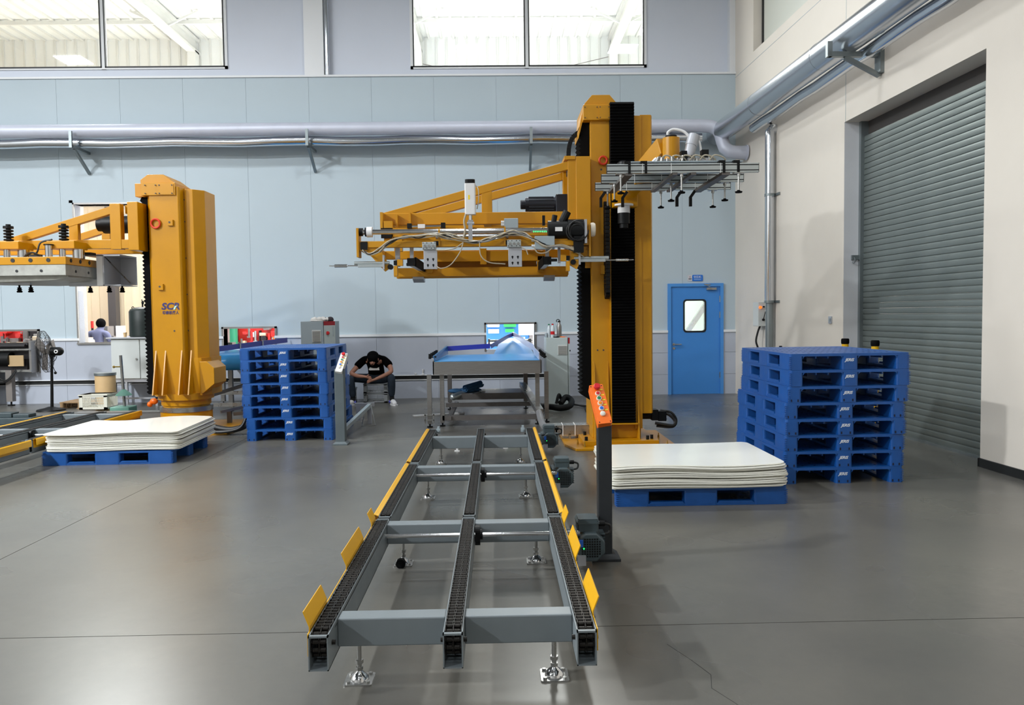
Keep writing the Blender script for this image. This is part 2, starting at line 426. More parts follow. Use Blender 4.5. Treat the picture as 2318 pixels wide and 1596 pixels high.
# upper windows
def upper_window(n, x0, x1, z0, z1, mull):
    y = WY+0.12
    mb = B()
    for a in (x0, x1-0.05): mb.box(a, a+0.05, y-0.01, y+0.07, z0, z1)
    for a in (z0, z1-0.05): mb.box(x0, x1, y-0.01, y+0.07, a, a+0.05)
    for m in mull: mb.box(m-0.04, m+0.04, y-0.012, y+0.07, z0, z1)
    fr = struct(n, mb, 'white_trim')
    es = [x0+0.05] + [v for m in mull for v in (m-0.03, m+0.03)] + [x1-0.05]
    for i in range(0, len(es), 2):
        a, b = es[i], es[i+1]
        g = B()
        for p, q in ((a, a+0.022), (b-0.022, b)): g.box(p, q, y-0.02, y+0.03, z0+0.03, z1-0.03)
        for p, q in ((z0+0.028, z0+0.052), (z1-0.052, z1-0.03)): g.box(a, b, y-0.02, y+0.03, p, q)
        put('gasket', g, 'gasket', fr)
        put('pane', B().box(a+0.01, b-0.01, y+0.005, y+0.013, z0+0.04, z1-0.04), 'window_glass', fr)
    return fr
upper_window('window_1', -9.75, -4.98, 6.235, 8.3, (-7.28,))
upper_window('window_2', -1.56, 2.895, 6.205, 8.3, (0.63,))
# big opening to the rear hall (stainless lining) and three machine slots with stainless frames
def lined_opening(n, x0, x1, z0, z1, t, m, deep=0.12, front=0.03, sill=True):
    mb = B()
    for a, b in ((x0-t, x0), (x1, x1+t)): mb.box(a, b, WY-front, WY+0.2+deep, z0-t, z1+t)
    mb.box(x0-t, x1+t, WY-front, WY+0.2+deep, z1, z1+t)
    if sill: mb.box(x0-t, x1+t, WY-front-0.02, WY+0.2+deep, z0-t, z0)
    return struct(n, mb, m)
w3 = lined_opening('window_3', -7.86, -6.42, 1.135, 3.72, 0.03, 'stainless')
put('jamb_flange', B().box(-7.96, -7.89, WY-0.004, WY+0.0, 1.14, 3.80), 'wall_panel', w3)
put('head_flange', B().box(-7.96, -6.4, WY-0.004, WY+0.0, 3.75, 3.80), 'wall_panel', w3)
lined_opening('window_4', -9.75, -8.63, 0.62, 1.37, 0.035, 'stainless', sill=False)
lined_opening('window_5', -5.16, -4.20, 0.94, 1.365, 0.035, 'stainless', sill=False)
lined_opening('window_6', -0.21, 0.71, 0.905, 1.38, 0.035, 'stainless', sill=False)

# blue personnel door
mb = B()
mb.box(3.25, 3.31, WY-0.05, WY+0.16, 0, 2.11).box(4.25, 4.31, WY-0.05, WY+0.16, 0, 2.11).box(3.31, 4.25, WY-0.05, WY+0.16, 2.05, 2.11)
d1 = struct('door_1', mb, 'door_frame_blue')
put('threshold', B().box(3.25, 4.31, WY+0.03, WY+0.2, 0, 0.02), 'door_frame_blue', d1)
put('door_stop', B().box(3.31, 3.34, WY+0.03, WY+0.06, 0, 2.06).box(4.22, 4.25, WY+0.03, WY+0.06, 0, 2.06).box(3.31, 4.25, WY+0.03, WY+0.06, 2.02, 2.06), 'door_frame_blue', d1)
leaf = B()
for c in cells(3.312, 4.248, 0.002, 2.049, [(3.565, 3.965, 1.2, 1.79)]): leaf.box(c[0], c[1], WY-0.02, WY+0.03, c[2], c[3])
lf = put('leaf', leaf, 'door_blue', d1)
outer = rrect(3.545, 3.985, 1.18, 1.81, 0.06); inner = rrect(3.575, 3.955, 1.21, 1.78, 0.045)
n = len(outer); vs = [(p[0], WY-0.03, p[1]) for p in outer]+[(p[0], WY-0.03, p[1]) for p in inner]+[(p[0], WY+0.035, p[1]) for p in outer]+[(p[0], WY+0.035, p[1]) for p in inner]
fs = []
for i in range(n):
    j = (i+1) % n
    fs += [(i, j, n+j, n+i), (2*n+i, 3*n+i, 3*n+j, 2*n+j), (i, 2*n+i, 2*n+j, j), (n+i, n+j, 3*n+j, 3*n+i)]
put('window_gasket', B().add(vs, fs), 'gasket', lf)
put('pane', B().prism(rrect(3.57, 3.96, 1.205, 1.785, 0.045), 'y', WY-0.003, WY+0.005), 'window_glass', lf)
hd = B().box(3.33, 3.37, WY-0.03, WY-0.018, 0.86, 0.98)
hd = B().cyl((3.365, WY-0.02, 0.955), (3.365, WY-0.075, 0.955), 0.012, 10).cyl((3.365, WY-0.072, 0.955), (3.50, WY-0.072, 0.955), 0.011, 10).cyl((3.365, WY-0.018, 0.955), (3.365, WY-0.028, 0.955), 0.026, 14)
put('lever_handle', hd, 'steel', lf, smooth=True)
put('lock', B().cyl((3.365, WY-0.018, 0.88), (3.365, WY-0.03, 0.88), 0.024, 14), 'steel', lf, smooth=True)
cl = B().box(3.985, 4.17, WY-0.075, WY-0.02, 1.985, 2.025)
put('door_closer', cl, 'steel', d1); put('closer_arm', B().beam((4.05, WY-0.06, 2.04), (3.96, WY-0.06, 2.085), 0.02, 0.012).box(3.94, 4.06, WY-0.06, WY-0.045, 2.08, 2.095), 'steel', d1)
for z in (0.3, 1.45, 1.75): put('hinge', B().cyl((4.247, WY-0.03, z), (4.247, WY-0.03, z+0.12), 0.011, 8), 'steel', d1)
# sign above the door
sg = thing('door_sign', 'small blue and silver room sign above the blue door', 'sign', (3.79, WY, 2.15))
put('silver_plate', B().box(3.635, 3.725, WY-0.008, WY, 2.155, 2.275), 'sign_silver', sg)
put('blue_plate', B().prism(rrect(3.722, 3.925, 2.155, 2.272, 0.018), 'y', WY-0.014, WY), 'sign_blue', sg)
text_mesh('lettering', '空压机', 0.05, 'print_white', sg, (3.752, WY-0.016, 2.21), (1, 0, 0), (0, 0, 1), width=0.14)
put('lettering_line', B().box(3.755, 3.89, WY-0.016, WY-0.013, 2.184, 2.19), 'print_white', sg)
put('logo', B().prism([(3.672, 2.222), (3.69, 2.222), (3.681, 2.252)], 'y', WY-0.010, WY-0.007), 'cab_red', sg)
put('logo_line', B().box(3.653, 3.71, WY-0.010, WY-0.007, 2.19, 2.205), 'print_black', sg)

# ------------------------------------------------------------------ right wall (turned 1.64 degrees against the back wall)
RWA = math.asin(0.21/7.35); RWO = Vector((4.55, 14.95, 0))
def rw(o):
    o.location = RWO + Matrix.Rotation(RWA, 3, 'Z') @ o.location; o.rotation_euler = (0, 0, RWA); return o
mb = B()
for a in cells(-23, 0.3, 0, 9, [(-7.32, -4.40, -1, 4.07), (-3.9, -0.95, 6.13, 8.3)]):
    mb.box(0, 0.5, a[0], a[1], a[2], a[3])
wr = struct('wall_right', mb, 'plaster')
put('wall_seam', B().box(-0.002, 0.002, -4.436, -4.428, 4.07, 6.1), 'cab_mid', wr)
put('wall_seam', B().box(-0.002, 0.002, -23, 0, 5.96, 5.968), 'cab_mid', wr)
# panels over the shutter reveals, painted brighter than the wall to stand for light
put('far_reveal', B().box(0.004, 0.5, -4.404, -4.398, 0, 4.07), 'plaster_brightened', wr)
put('near_reveal', B().box(0.004, 0.5, -7.322, -7.316, 0, 4.07), 'plaster_brightened', wr)
rw(wr)
rw(struct('baseboard_right', B().box(-0.02, 0.01, -22, -7.32, 0, 0.085).box(-0.02, 0.24, -7.34, -7.31, 0, 0.085), 'baseboard_black'))
wv = struct('window_7', B().box(0.15, 0.2, -3.9, -0.95, 6.13, 6.2).box(0.15, 0.2, -1.02, -0.95, 6.13, 8.3).box(0.15, 0.2, -3.9, -3.83, 6.13, 8.3), 'gasket')
put('pane', B().box(0.165, 0.175, -3.9, -0.95, 6.15, 8.3), 'frosted_pane', wv)
rw(wv)
# rolling shutter: each slat its own piece
sh = struct('door_2', B().box(0.2, 0.32, -4.46, -4.40, 0, 4.07).box(0.2, 0.32, -7.32, -7.27, 0, 4.07), 'galv')
put('lintel_shade_box', B().box(0.30, 0.42, -7.27, -4.46, 3.9, 4.2), 'hall_dark', sh)  # dark box paints the shade of the recess above the slats
pitch = 0.074
slat = B()
pf = [(0.268, 0.0), (0.268, 0.0735), (0.258, 0.0735), (0.257, 0.068), (0.2485, 0.066), (0.2462, 0.052), (0.2455, 0.034), (0.2462, 0.016), (0.2485, 0.003), (0.253, 0.0)]
slat.prism(list(reversed(pf)), 'y', -7.29, -4.44)
first = put('slat', slat, 'slat_metal', sh)
for k in range(52):
    o = first if k == 0 else first.copy()
    if k: COL.objects.link(o); o.parent = sh
    o.location.z = first.location.z if k == 0 else 0
    o.location = (first.location.x, first.location.y, 0.03 + k*pitch - world_loc(sh).z)
put('bottom_bar', B().box(0.235, 0.275, -7.29, -4.44, 0.0, 0.032), 'galv', sh)
rw(sh)

# ------------------------------------------------------------------ rear hall seen through the openings
HY = 23.6
hall = B().box(-16, 9.5, 15.15, HY+0.3, -0.1, 0)
struct('floor_rear', hall, 'plaster_brightened')
ro = B().box(-16, 9.5, 15.15, HY+0.3, 9.75, 9.9)
rf = struct('ceiling_rear', ro, 'hall_white')
rb = B().box(-16, -15.985, 15.2, HY, 9.70, 9.75)
for k in range(70):
    x = -15.6+0.36*k; rb.box(x, x+0.06, 15.2, HY, 9.70, 9.75)
put('roof_ribs', rb, 'hall_steel', rf)
mb = B().box(-16, 9.5, HY, HY+0.2, 0, 9.8)
wr2 = struct('wall_rear', mb, 'hall_white')
rib = B()
for k in range(85):
    x = -15.8+0.3*k; rib.box(x, x+0.05, HY-0.03, HY, 0, 9.75)
put('cladding_ribs', rib, 'hall_steel', wr2)
struct('wall_rear_left', B().box(-16.2, -16, 15.15, HY, 0, 9.8), 'hall_cream')
struct('wall_rear_right', B().box(9.5, 9.7, 15.15, HY, 0, 9.8), 'hall_white')
for n_, x in (('trim_6', -8.7), ('trim_7', -2.2), ('trim_8', 3.5)):
    p = struct(n_, B().box(x-0.12, x+0.12, 15.3, HY, 9.25, 9.33).box(x-0.03, x+0.03, 15.3, HY, 9.33, 9.62).box(x-0.12, x+0.12, 15.3, HY, 9.62, 9.70), 'hall_steel')
    put('column', B().box(x-0.12, x+0.12, HY-0.4, HY-0.1, 0, 9.3), 'hall_steel', p)
    for y in (17.2, 19.2, 21.4):
        put('fly_brace', B().beam((x, y, 9.3), (x+0.9, y, 9.72), 0.05, 0.05).beam((x, y, 9.3), (x-0.9, y, 9.72), 0.05, 0.05), 'hall_steel', p)
pl = B()
for y in (16.6, 18.4, 20.2, 22.0): pl.box(-16, 9.4, y, y+0.07, 9.6, 9.7)
struct('trim_9', pl, 'hall_steel')
def brace(n_, a, b):
    o = put(n_, B().cyl(a, b, 0.012, 6), 'machine_grey'); return o
tag(brace('bracing_rod', (-2.1, HY-0.1, 8.95), (3.4, HY-0.1, 7.75)), 'thin bracing rod falling to the right behind the upper right window', 'rod', 'bracing rods behind the upper window')
tag(brace('bracing_rod', (-2.1, HY-0.16, 7.85), (3.4, HY-0.16, 9.1)), 'thin bracing rod rising to the right behind the upper right window', 'rod', 'bracing rods behind the upper window')
tag(put('rear_pipe', B().cyl((-15.9, HY-0.35, 8.05), (9.4, HY-0.35, 8.05), 0.14, 16), 'hall_white', smooth=True), 'white horizontal pipe on the far wall behind the upper windows', 'pipe')
# cream partition with posts behind the big opening
pt = struct('wall_partition', B().box(-12.0, -6.9, 19.0, 19.1, 0, 5.4), 'hall_cream')
rib = B()
for k in range(25): x = -11.9+0.2*k; rib.box(x, x+0.02, 18.985, 19.0, 0, 5.4)
put('cladding_ribs', rib, 'hall_cream', pt)
put('post', B().box(-9.15, -8.97, 18.72, 18.92, 0, 4.6), 'hall_dark', pt)
put('post', B().box(-8.06, -8.0, 18.72, 18.8, 0, 3.6), 'machine_grey', pt)
put('beam', B().box(-12, -6.9, 18.72, 18.92, 4.35, 4.6), 'hall_dark', pt)
struct('wall_partition_right', B().box(3.2, 7.5, 17.4, 17.5, 0, 4.5), 'hall_pale')
tag(put('diagonal_strut', B().beam((4.0, 16.9, 1.0), (4.9, 16.9, 2.3), 0.1, 0.1), 'steel'), 'slanting steel strut behind the glass of the blue door', 'strut')
tag(put('rain_pipe', B().cyl((-3.11, 14.99, 6.07), (-3.11, 14.99, 9.0), 0.045, 16), 'pipe_shiny', smooth=True), 'shiny upright pipe beside the white pilaster on the upper wall', 'pipe')
# hairline crack in the foreground slab
ck = [(0.78, 3.62), (0.85, 3.45), (0.90, 3.30), (0.87, 3.18), (0.93, 3.05), (0.99, 2.9), (1.02, 2.75)]
cb_ = B()
for i in range(len(ck)-1): cb_.beam((ck[i][0], ck[i][1], 0.0), (ck[i+1][0], ck[i+1][1], 0.0), 0.0022, 0.0012)
put('crack', cb_, 'concrete_joint', fl)

# ================================================================== PIPES
def pipe_run(name, pts, r, m, label, rings=(), ring_r=1.03):
    t = thing(name, label, 'pipe', pts[0])
    put('pipe_body', B().tube(pts, r, 24), m, t, smooth=True)
    for a, b in rings: put('joint_band', B().cyl(a, b, r*ring_r, 24), m, t, smooth=True)
    return t
up = [(-13, 14.5, 4.97), (3.75, 14.5, 4.97)]
arcs = [(3.95, 14.49, 4.955), (4.06, 14.46, 4.90), (4.12, 14.43, 4.80), (4.14, 14.38, 4.66), (4.17, 14.33, 4.53), (4.25, 14.30, 4.46), (4.34, 14.29, 4.44), (4.565, 14.27, 4.43)]
t = pipe_run('insulated_pipe', up+arcs, 0.118, 'pipe_grey', 'thick pale grey insulated pipe along the back wall with an elbow at the corner',
             [((x, 14.5, 4.97), (x+0.03, 14.5, 4.97)) for x in (-9.2, -8.0, -6.9, -5.8, -4.6, -3.5, -2.3, -1.2, 0, 1.1, 2.3, 3.4)], 1.012)
put('wall_flange', B().cyl((4.53, 14.272, 4.431), (4.56, 14.27, 4.43), 0.135, 24), 'pipe_grey', t, smooth=True)
def wob(k): return 4.765 + 0.012*math.sin(k*1.7)
tag(put('steam_pipe', B().tube([(-13+0.6*k, 14.56, wob(k)) for k in range(29)], 0.085, 20), 'pipe_shiny', smooth=True), 'thin mirror-bright foil wrapped pipe under the grey pipe on the back wall', 'pipe')
def bracket(x, label, strut):
    t = thing('pipe_bracket', label, 'bracket', (x, 14.9, 4.3), 'pipe brackets on the back wall')
    put('arm', B().box(x-0.025, x+0.025, 14.32, 14.95, 4.635, 4.685), 'galv', t)
    put('end_stop', B().box(x-0.025, x+0.025, 14.30, 14.34, 4.635, 4.93), 'galv', t)
    if strut: put('strut', B().beam((x, 14.42, 4.64), (x, 14.94, 4.28), 0.045, 0.045, (1, 0, 0)), 'galv', t)
    return t
bracket(-7.55, 'galvanised pipe bracket at the far left of the back wall pipes', True)
bracket(-3.36, 'galvanised pipe bracket in the middle of the back wall pipes', True)
bracket(0.66, 'galvanised pipe bracket left of the tall yellow robot column', True)
# duct and pipe on the right wall (local frame of that wall)
def local_thing(name, label, cat, loc, group=None): return thing(name, label, cat, loc, group)
t = thing('wall_duct', 'large silver duct running along the right wall toward the camera', 'duct', (-0.4, 0, 4.85))
put('duct_body', B().tube([(-0.4, -0.1, 4.87), (-0.4, -3, 4.865), (-0.4, -6, 4.86), (-0.4, -9, 4.86), (-0.4, -14, 4.86)], 0.185, 32), 'duct_shiny', t, smooth=True)
put('end_cone', B().cyl((-0.4, -0.1, 4.87), (-0.42, 0.02, 4.87), 0.185, 32, 0.1), 'duct_shiny', t, smooth=True)
for y in (-2.3, -4.6, -6.9): put('seam_band', B().cyl((-0.4, y, 4.865), (-0.4, y-0.03, 4.865), 0.189, 32), 'duct_shiny', t, smooth=True)
rw(t)
o = tag(put('foil_pipe', B().tube([(-0.19, -1.5-0.5*k, 4.675+0.008*math.sin(k*2.1)) for k in range(26)], 0.08, 18), 'pipe_shiny', smooth=True), 'thin bright foil pipe tucked under the silver duct on the right wall', 'pipe'); rw(o)
t = thing('duct_bracket', 'galvanised bracket with diagonal strut holding the duct on the right wall', 'bracket', (0, -5.3, 4.4))
put('wall_plate', B().box(-0.05, 0, -5.42, -5.28, 4.42, 5.02), 'galv', t)
put('arm', B().box(-0.66, 0, -5.38, -5.32, 4.62, 4.68), 'galv', t)
put('end_stop', B().box(-0.68, -0.62, -5.38, -5.32, 4.62, 4.80), 'galv', t)
put('strut', B().beam((-0.46, -5.35, 4.62), (-0.03, -5.35, 4.40), 0.05, 0.05, (0, 1, 0)), 'galv', t)
rw(t)
# bright riser pipe on the right wall with clamps
t = thing('riser_pipe', 'bright steel riser pipe clamped upright on the right wall', 'pipe', (-0.09, -2.0, 0))
put('upper_pipe', B().tube([(0.0, -2.0, 4.55), (-0.06, -2.0, 4.55), (-0.1, -2.0, 4.5), (-0.1, -2.0, 4.4), (-0.1, -2.0, 1.72)], 0.075, 18), 'pipe_shiny', t, smooth=True)
put('lower_pipe', B().cyl((-0.1, -2.0, 1.74), (-0.1, -2.0, 0.0), 0.062, 16), 'galv', t, smooth=True)
for z in (3.45, 1.70): put('clamp', B().cyl((-0.1, -2.0, z), (-0.1, -2.0, z+0.04), 0.085, 18).box(-0.02, 0, -2.2, -1.8, z, z+0.04), 'galv', t, smooth=True)
rw(t)
o = tag(put('pipe_cable', B().tube(spline([(-0.03, -1.99, 4.58), (-0.08, -1.96, 4.66), (-0.1, -1.98, 4.78)]), 0.02, 8), 'cable_black', smooth=True), 'short black cable at the top of the bright riser pipe', 'cable'); rw(o)
o = tag(put('conduit', B().tube([(-0.02, -2.28, 1.0), (-0.02, -2.28, 0.0)], 0.025, 8), 'cable_black', smooth=True), 'black conduit to the right of the riser pipe behind the pallets', 'conduit'); rw(o)
# switch box
t = thing('switch_box', 'grey electrical switch box with glowing red lamp beside the riser pipe', 'switch box', (-0.07, -1.5, 1.3))
put('body', B().box(-0.16, 0, -1.66, -1.40, 1.31, 1.72), 'cab_white', t, bevel=0.006)
put('indicator_lamp', B().cyl((-0.13, -1.66, 1.63), (-0.13, -1.69, 1.63), 0.022, 12), 'lamp_orange', t)
put('push_button', B().cyl((-0.07, -1.66, 1.64), (-0.07, -1.68, 1.64), 0.014, 10), 'black_plastic', t)
put('lever', B().beam((-0.08, -1.68, 1.42), (-0.05, -1.69, 1.56), 0.012, 0.012).cyl((-0.08, -1.66, 1.42), (-0.08, -1.70, 1.42), 0.02, 10), 'black_plastic', t)
put('cable', B().tube(spline([(-0.08, -1.52, 1.31), (-0.12, -1.52, 1.2), (-0.14, -1.5, 1.05), (-0.1, -1.5, 0.9), (-0.06, -1.5, 0.6)]), 0.017, 8), 'cable_black', t, smooth=True)
rw(t)
t = thing('wall_switch', 'small steel wall switch plate left of the roller shutter', 'switch', (0, -4.02, 1.4))
put('plate', B().box(-0.012, 0, -4.08, -3.98, 1.38, 1.48), 'alu_plain', t)
put('rocker', B().box(-0.02, -0.01, -4.05, -4.01, 1.41, 1.45), 'cab_mid', t)
rw(t)
o = tag(put('camera_mount', B().cyl((-0.2, -0.5, 4.24), (-0.2, -0.5, 4.12), 0.03, 10).ball((-0.2, -0.55, 4.1), 0.05).box(-0.21, -0.19, -0.5, 0.1, 4.22, 4.25).box(-0.2, 0, -0.51, -0.49, 4.22, 4.25), 'black_plastic', smooth=True), 'small black camera hanging under the pipe elbow in the corner', 'camera'); rw(o)
t = thing('shutter_lock', 'small steel latch on the reveal of the roller shutter', 'latch', (0.12, -4.42, 2.2))
put('latch_body', B().box(0.1, 0.2, -4.44, -4.40, 2.24, 2.30), 'galv', t); put('latch_ring', B().tube(arc((0.12, -4.44, 2.23), 0.04, 0, 330, 12, 'x'), 0.006, 6), 'galv', t)
rw(t)
# bollards
for (x, y, lab) in ((4.47, 10.02, 'yellow bollard with black cap in front of the left shutter jamb'), (4.50, 9.28, 'yellow bollard with black cap nearer the camera before the shutter')):
    t = thing('bollard', lab, 'bollard', (x, y, 0), 'bollards at the shutter')
    put('post', B().cyl((x, y, 0), (x, y, 1.14), 0.042, 20), 'bollard_yellow', t, smooth=True)
    put('cap', B().lathe([(0.046, 1.13), (0.05, 1.15), (0.05, 1.185), (0.042, 1.2), (0.0, 1.2)], (x, y, 0), 20), 'black_rubber', t, smooth=True)
    put('base_plate', B().box(x-0.08, x+0.08, y-0.08, y+0.08, 0, 0.01), 'bollard_yellow', t)

# ================================================================== CHAIN CONVEYORS
def chain_mesh(y0, y1, ztop, R, pitch=0.0318):
    """double strand roller chain loop, axis along x, centred on x=0"""
    cz = ztop-R; L = y1-y0
    total = 2*L+2*math.pi*R; n = int(round(total/pitch)); step = total/n
    def at(s):
        s %= total
        if s < L: return (y1-s, ztop, math.pi)
        s -= L
        if s < math.pi*R:
            a = math.pi/2+s/R; return (y0+R*math.cos(a), cz+R*math.sin(a), a+math.pi/2)
        s -= math.pi*R
        if s < L: return (y0+s, cz-R, 0.0)
        s -= L; a = -math.pi/2+s/R
        return (y1+R*math.cos(a), cz+R*math.sin(a), a+math.pi/2)
    b = B(); W = 0.0165
    for k in range(n):
        y, z, a = at(k*step); y2, z2, a2 = at((k+1)*step)
        for c in (-W/1.05, W/1.05):
            b.cyl((c-0.0105, y, z), (c+0.0105, y, z), 0.0098, 8)
        xs_ = (-0.031, -0.0045, 0.0022, 0.0285) if k % 2 else (-0.034, -0.0018, -0.0002, 0.0315)
        for x in xs_:
            b.beam((x+0.0012, y-(y2-y)*0.22, z-(z2-z)*0.22), (x+0.0012, y2+(y2-y)*0.22, z2+(z2-z)*0.22), 0.019, 0.0026, (1, 0, 0))
    return b
def leveling_foot(t, x, y, ztop, black_cap=False):
    f = put('foot_plate', B().prism(rrect(x-0.06, x+0.06, y-0.06, y+0.06, 0.008, 2), 'z', 0, 0.007), 'steel', t)
    put('foot_dome', B().lathe([(0.042, 0.007), (0.04, 0.016), (0.028, 0.03), (0.014, 0.042), (0.012, 0.05), (0.0, 0.05)], (x, y, 0), 18), 'chrome', f, smooth=True)
    for dx in (-0.042, 0.042):
        for dy in (-0.042, 0.042):
            put('bolt', B().cyl((x+dx, y+dy, 0.007), (x+dx, y+dy, 0.016), 0.009, 6), 'steel', f)
    r = put('threaded_rod', B().cyl((x, y, 0.04), (x, y, ztop), 0.0105, 12), 'steel', t, smooth=True)
    put('lock_nut', B().cyl((x, y, 0.075), (x, y, 0.09), 0.018, 6), 'steel', r)
    put('hex_nut', B().cyl((x, y, 0.046), (x, y, 0.06), 0.016, 6), 'steel', r)
    if black_cap:
        put('rubber_cap', B().cyl((x-0.005, y-0.065, 0.03), (x-0.005, y-0.095, 0.028), 0.03, 18).cyl((x-0.005, y-0.095, 0.028), (x-0.005, y-0.1, 0.028), 0.016, 14), 'black_rubber', t, smooth=True)
def rail(t, x, y0, y1, zb, zt):
    w_ = 0.04
    b = B()
    b.box(x-w_, x-w_+0.005, y0, y1, zb, zt).box(x+w_-0.005, x+w_, y0, y1, zb, zt).box(x-w_, x+w_, y0, y1, zb, zb+0.005)
    b.box(x-w_, x+w_, y0+0.14, y1-0.14, zt-0.022, zt-0.016)
    b.box(x-w_, x+w_, y0, y0+0.016, zt-0.008, zt).box(x-w_, x+w_, y1-0.016, y1, zt-0.008, zt)
    r = put('rail', b, 'grey_paint', t)
    put('chain_guide', B().box(x-0.012, x+0.012, y0+0.14, y1-0.14, zt-0.016, zt-0.0095), 'black_plastic', r)
    for yy in (y0+0.075, y1-0.075):
        put('sprocket_shaft', B().cyl((x-w_-0.014, yy, zt-0.055), (x+w_+0.014, yy, zt-0.055), 0.01, 8), 'chain_steel', r)
    return r
def motor(t, x, y, z):
    """foot-end gear motor beside the right rail, fan cover facing the camera"""
    g = put('gearbox', B().box(x-0.10, x-0.02, y+0.02, y+0.15, z-0.05, z+0.06).cyl((x-0.17, y+0.085, z), (x-0.09, y+0.085, z), 0.05, 16).beam((x-0.17, y+0.1, z-0.09), (x-0.17, y+0.1, z+0.07), 0.012, 0.14, (0, 1, 0)), 'motor_grey', t, bevel=0.006)
    oct_ = [(x+r_*math.cos(math.radians(22.5+45*i))*1.0, z+r_*math.sin(math.radians(22.5+45*i))) for i in range(8) for r_ in (0.092,)]
    bd = put('motor_body', B().prism(oct_, 'y', y-0.16, y+0.04), 'motor_grey', t, bevel=0.008)
    fins = B()
    for k in range(7):
        zz = z-0.06+0.02*k; fins.box(x-0.096, x+0.096, y-0.08, y+0.03, zz-0.002, zz+0.002)
    put('cooling_fins', fins, 'motor_grey', bd)
    gr = B()
    for i in range(8):
        for j in range(8):
            u, v = -0.0525+0.015*i, -0.0525+0.015*j
            if math.hypot(u, v) < 0.066: gr.box(x+u-0.005, x+u+0.005, y-0.1615, y-0.158, z+v-0.005, z+v+0.005)
    put('fan_grille', gr, 'black_plastic', bd)
    tb = put('terminal_box', B().prism(rrect(x-0.075, x+0.055, y-0.10, y+0.05, 0.012, 3), 'z', z+0.082, z+0.15).prism(rrect(x-0.08, x+0.06, y-0.105, y+0.055, 0.012, 3), 'z', z+0.13, z+0.142), 'motor_grey', t)
    put('box_lid', B().prism(rrect(x-0.07, x+0.05, y-0.095, y+0.045, 0.01, 3), 'z', z+0.15, z+0.16), 'motor_grey', tb)
    put('cable_gland', B().cyl((x+0.06, y-0.03, z+0.115), (x+0.10, y-0.03, z+0.115), 0.018, 10), 'black_plastic', tb)
    put('cable', B().tube(spline([(x+0.10, y-0.03, z+0.115), (x+0.135, y-0.03, z+0.10), (x+0.125, y-0.04, z+0.06), (x+0.06, y-0.06, z+0.055), (x-0.04, y-0.1, z+0.06), (x-0.1, y-0.1, z+0.05)]), 0.008, 8), 'cable_black', t, smooth=True)
    s = put('sensor', B().box(x-0.075, x-0.05, y-0.175, y-0.155, z+0.01, z+0.05), 'btn_blue', t)
    put('sensor_led', B().ball((x-0.045, y-0.168, z-0.002), 0.005, 8, 6), 'led_green', s)
    put('sensor_bracket', B().box(x-0.085, x-0.035, y-0.19, y-0.165, z-0.10, z-0.04), 'alu_plain', t)
def shaft(t, x0, x1, xm, y, z):
    s = put('drive_shaft', B().cyl((x0, y, z), (x1, y, z), 0.0125, 14), 'chrome', t, smooth=True)
    put('bearing', B().prism(rrect(y-0.045, y+0.045, z-0.06, z+0.055, 0.03, 4), 'x', xm+0.045, xm+0.075).cyl((xm+0.07, y, z), (xm+0.09, y, z), 0.03, 14), 'black_motor', s)
def guard_strip(t, x, sgn, y0, y1, zb, zt, tall):
    """yellow bent-sheet side guard; tall = list of (y0, y1) flared flags standing on it"""
    b = B()
    if tall is None:
        b.prism([(x, zb), (x, zt), (x+sgn*0.022, zt+0.008), (x+sgn*0.03, zt), (x+sgn*0.03, zb+0.03), (x+sgn*0.034, zb+0.03), (x+sgn*0.034, zt+0.002), (x+sgn*0.022, zt+0.012), (x-sgn*0.003, zt+0.003), (x-sgn*0.003, zb)], 'y', y0, y1)
        return put('side_guard', b, 'yellow_bright', t)
    b.box(min(x, x+sgn*0.004), max(x, x+sgn*0.004), y0, y1, zb, zt)
    g = put('side_guard', b, 'yellow_bright', t)
    for a, c in tall:
        f = B().prism([(x, zb-0.01), (x, zt+0.02), (x+sgn*0.024, zt+0.082), (x+sgn*0.028, zt+0.080), (x+sgn*0.004, zt+0.018), (x+sgn*0.004, zb-0.01)], 'y', a, c)
        ff = put('guard_flag', f, 'yellow_bright', g)
        for zz in (zb+0.02, zb+0.075): put('bolt', B().cyl((x, a+0.03, zz), (x+sgn*0.014, a+0.03, zz), 0.007, 8), 'steel', ff)
    return g
def conveyor(label, xs_, y0, y1, beams, feet, motor_at=None, shaft_y=None, tall=None, cap_foot=None, group='chain conveyor sections', mot_x=0.585):
    zb, zt = 0.147, 0.29
    t = thing('chain_conveyor', label, 'conveyor', ((xs_[0]+xs_[2])/2, (y0+y1)/2, 0), group)
    for x in xs_: rail(t, x, y0, y1, zb, zt)
    cb = chain_mesh(y0+0.075, y1-0.075, zt-0.002, 0.05)
    me0 = None
    for x in xs_:
        if me0 is None:
            cb.v = [(v[0]+x, v[1], v[2]) for v in cb.v]
            me0 = put('chain', cb, 'chain_steel', t); x_0 = x
        else: shift(t, 'chain', me0, dx=x-x_0)
    for yb in beams:
        for a, b in ((xs_[0]+0.04, xs_[1]-0.04), (xs_[1]+0.04, xs_[2]-0.04)):
            put('cross_beam', B().box(a, b, yb, yb+0.095, 0.166, 0.287), 'grey_paint', t, bevel=0.006)
    for i, (x, y) in enumerate(feet): leveling_foot(t, x, y, 0.17, cap_foot == i)
    if shaft_y: shaft(t, xs_[0]+0.04, xs_[2]+0.14, xs_[1], shaft_y, 0.235)
    if motor_at: motor(t, mot_x, motor_at, 0.14)
    guard_strip(t, xs_[0]-0.043, -1, y0+0.02, y1-0.02, 0.20, 0.29, tall[0] if tall else None)
    guard_strip(t, xs_[2]+0.043, 1, y0+0.02, y1-0.02, 0.20, 0.29, tall[1] if tall else None)
    return t
MX = (-0.732, -0.195, 0.343)
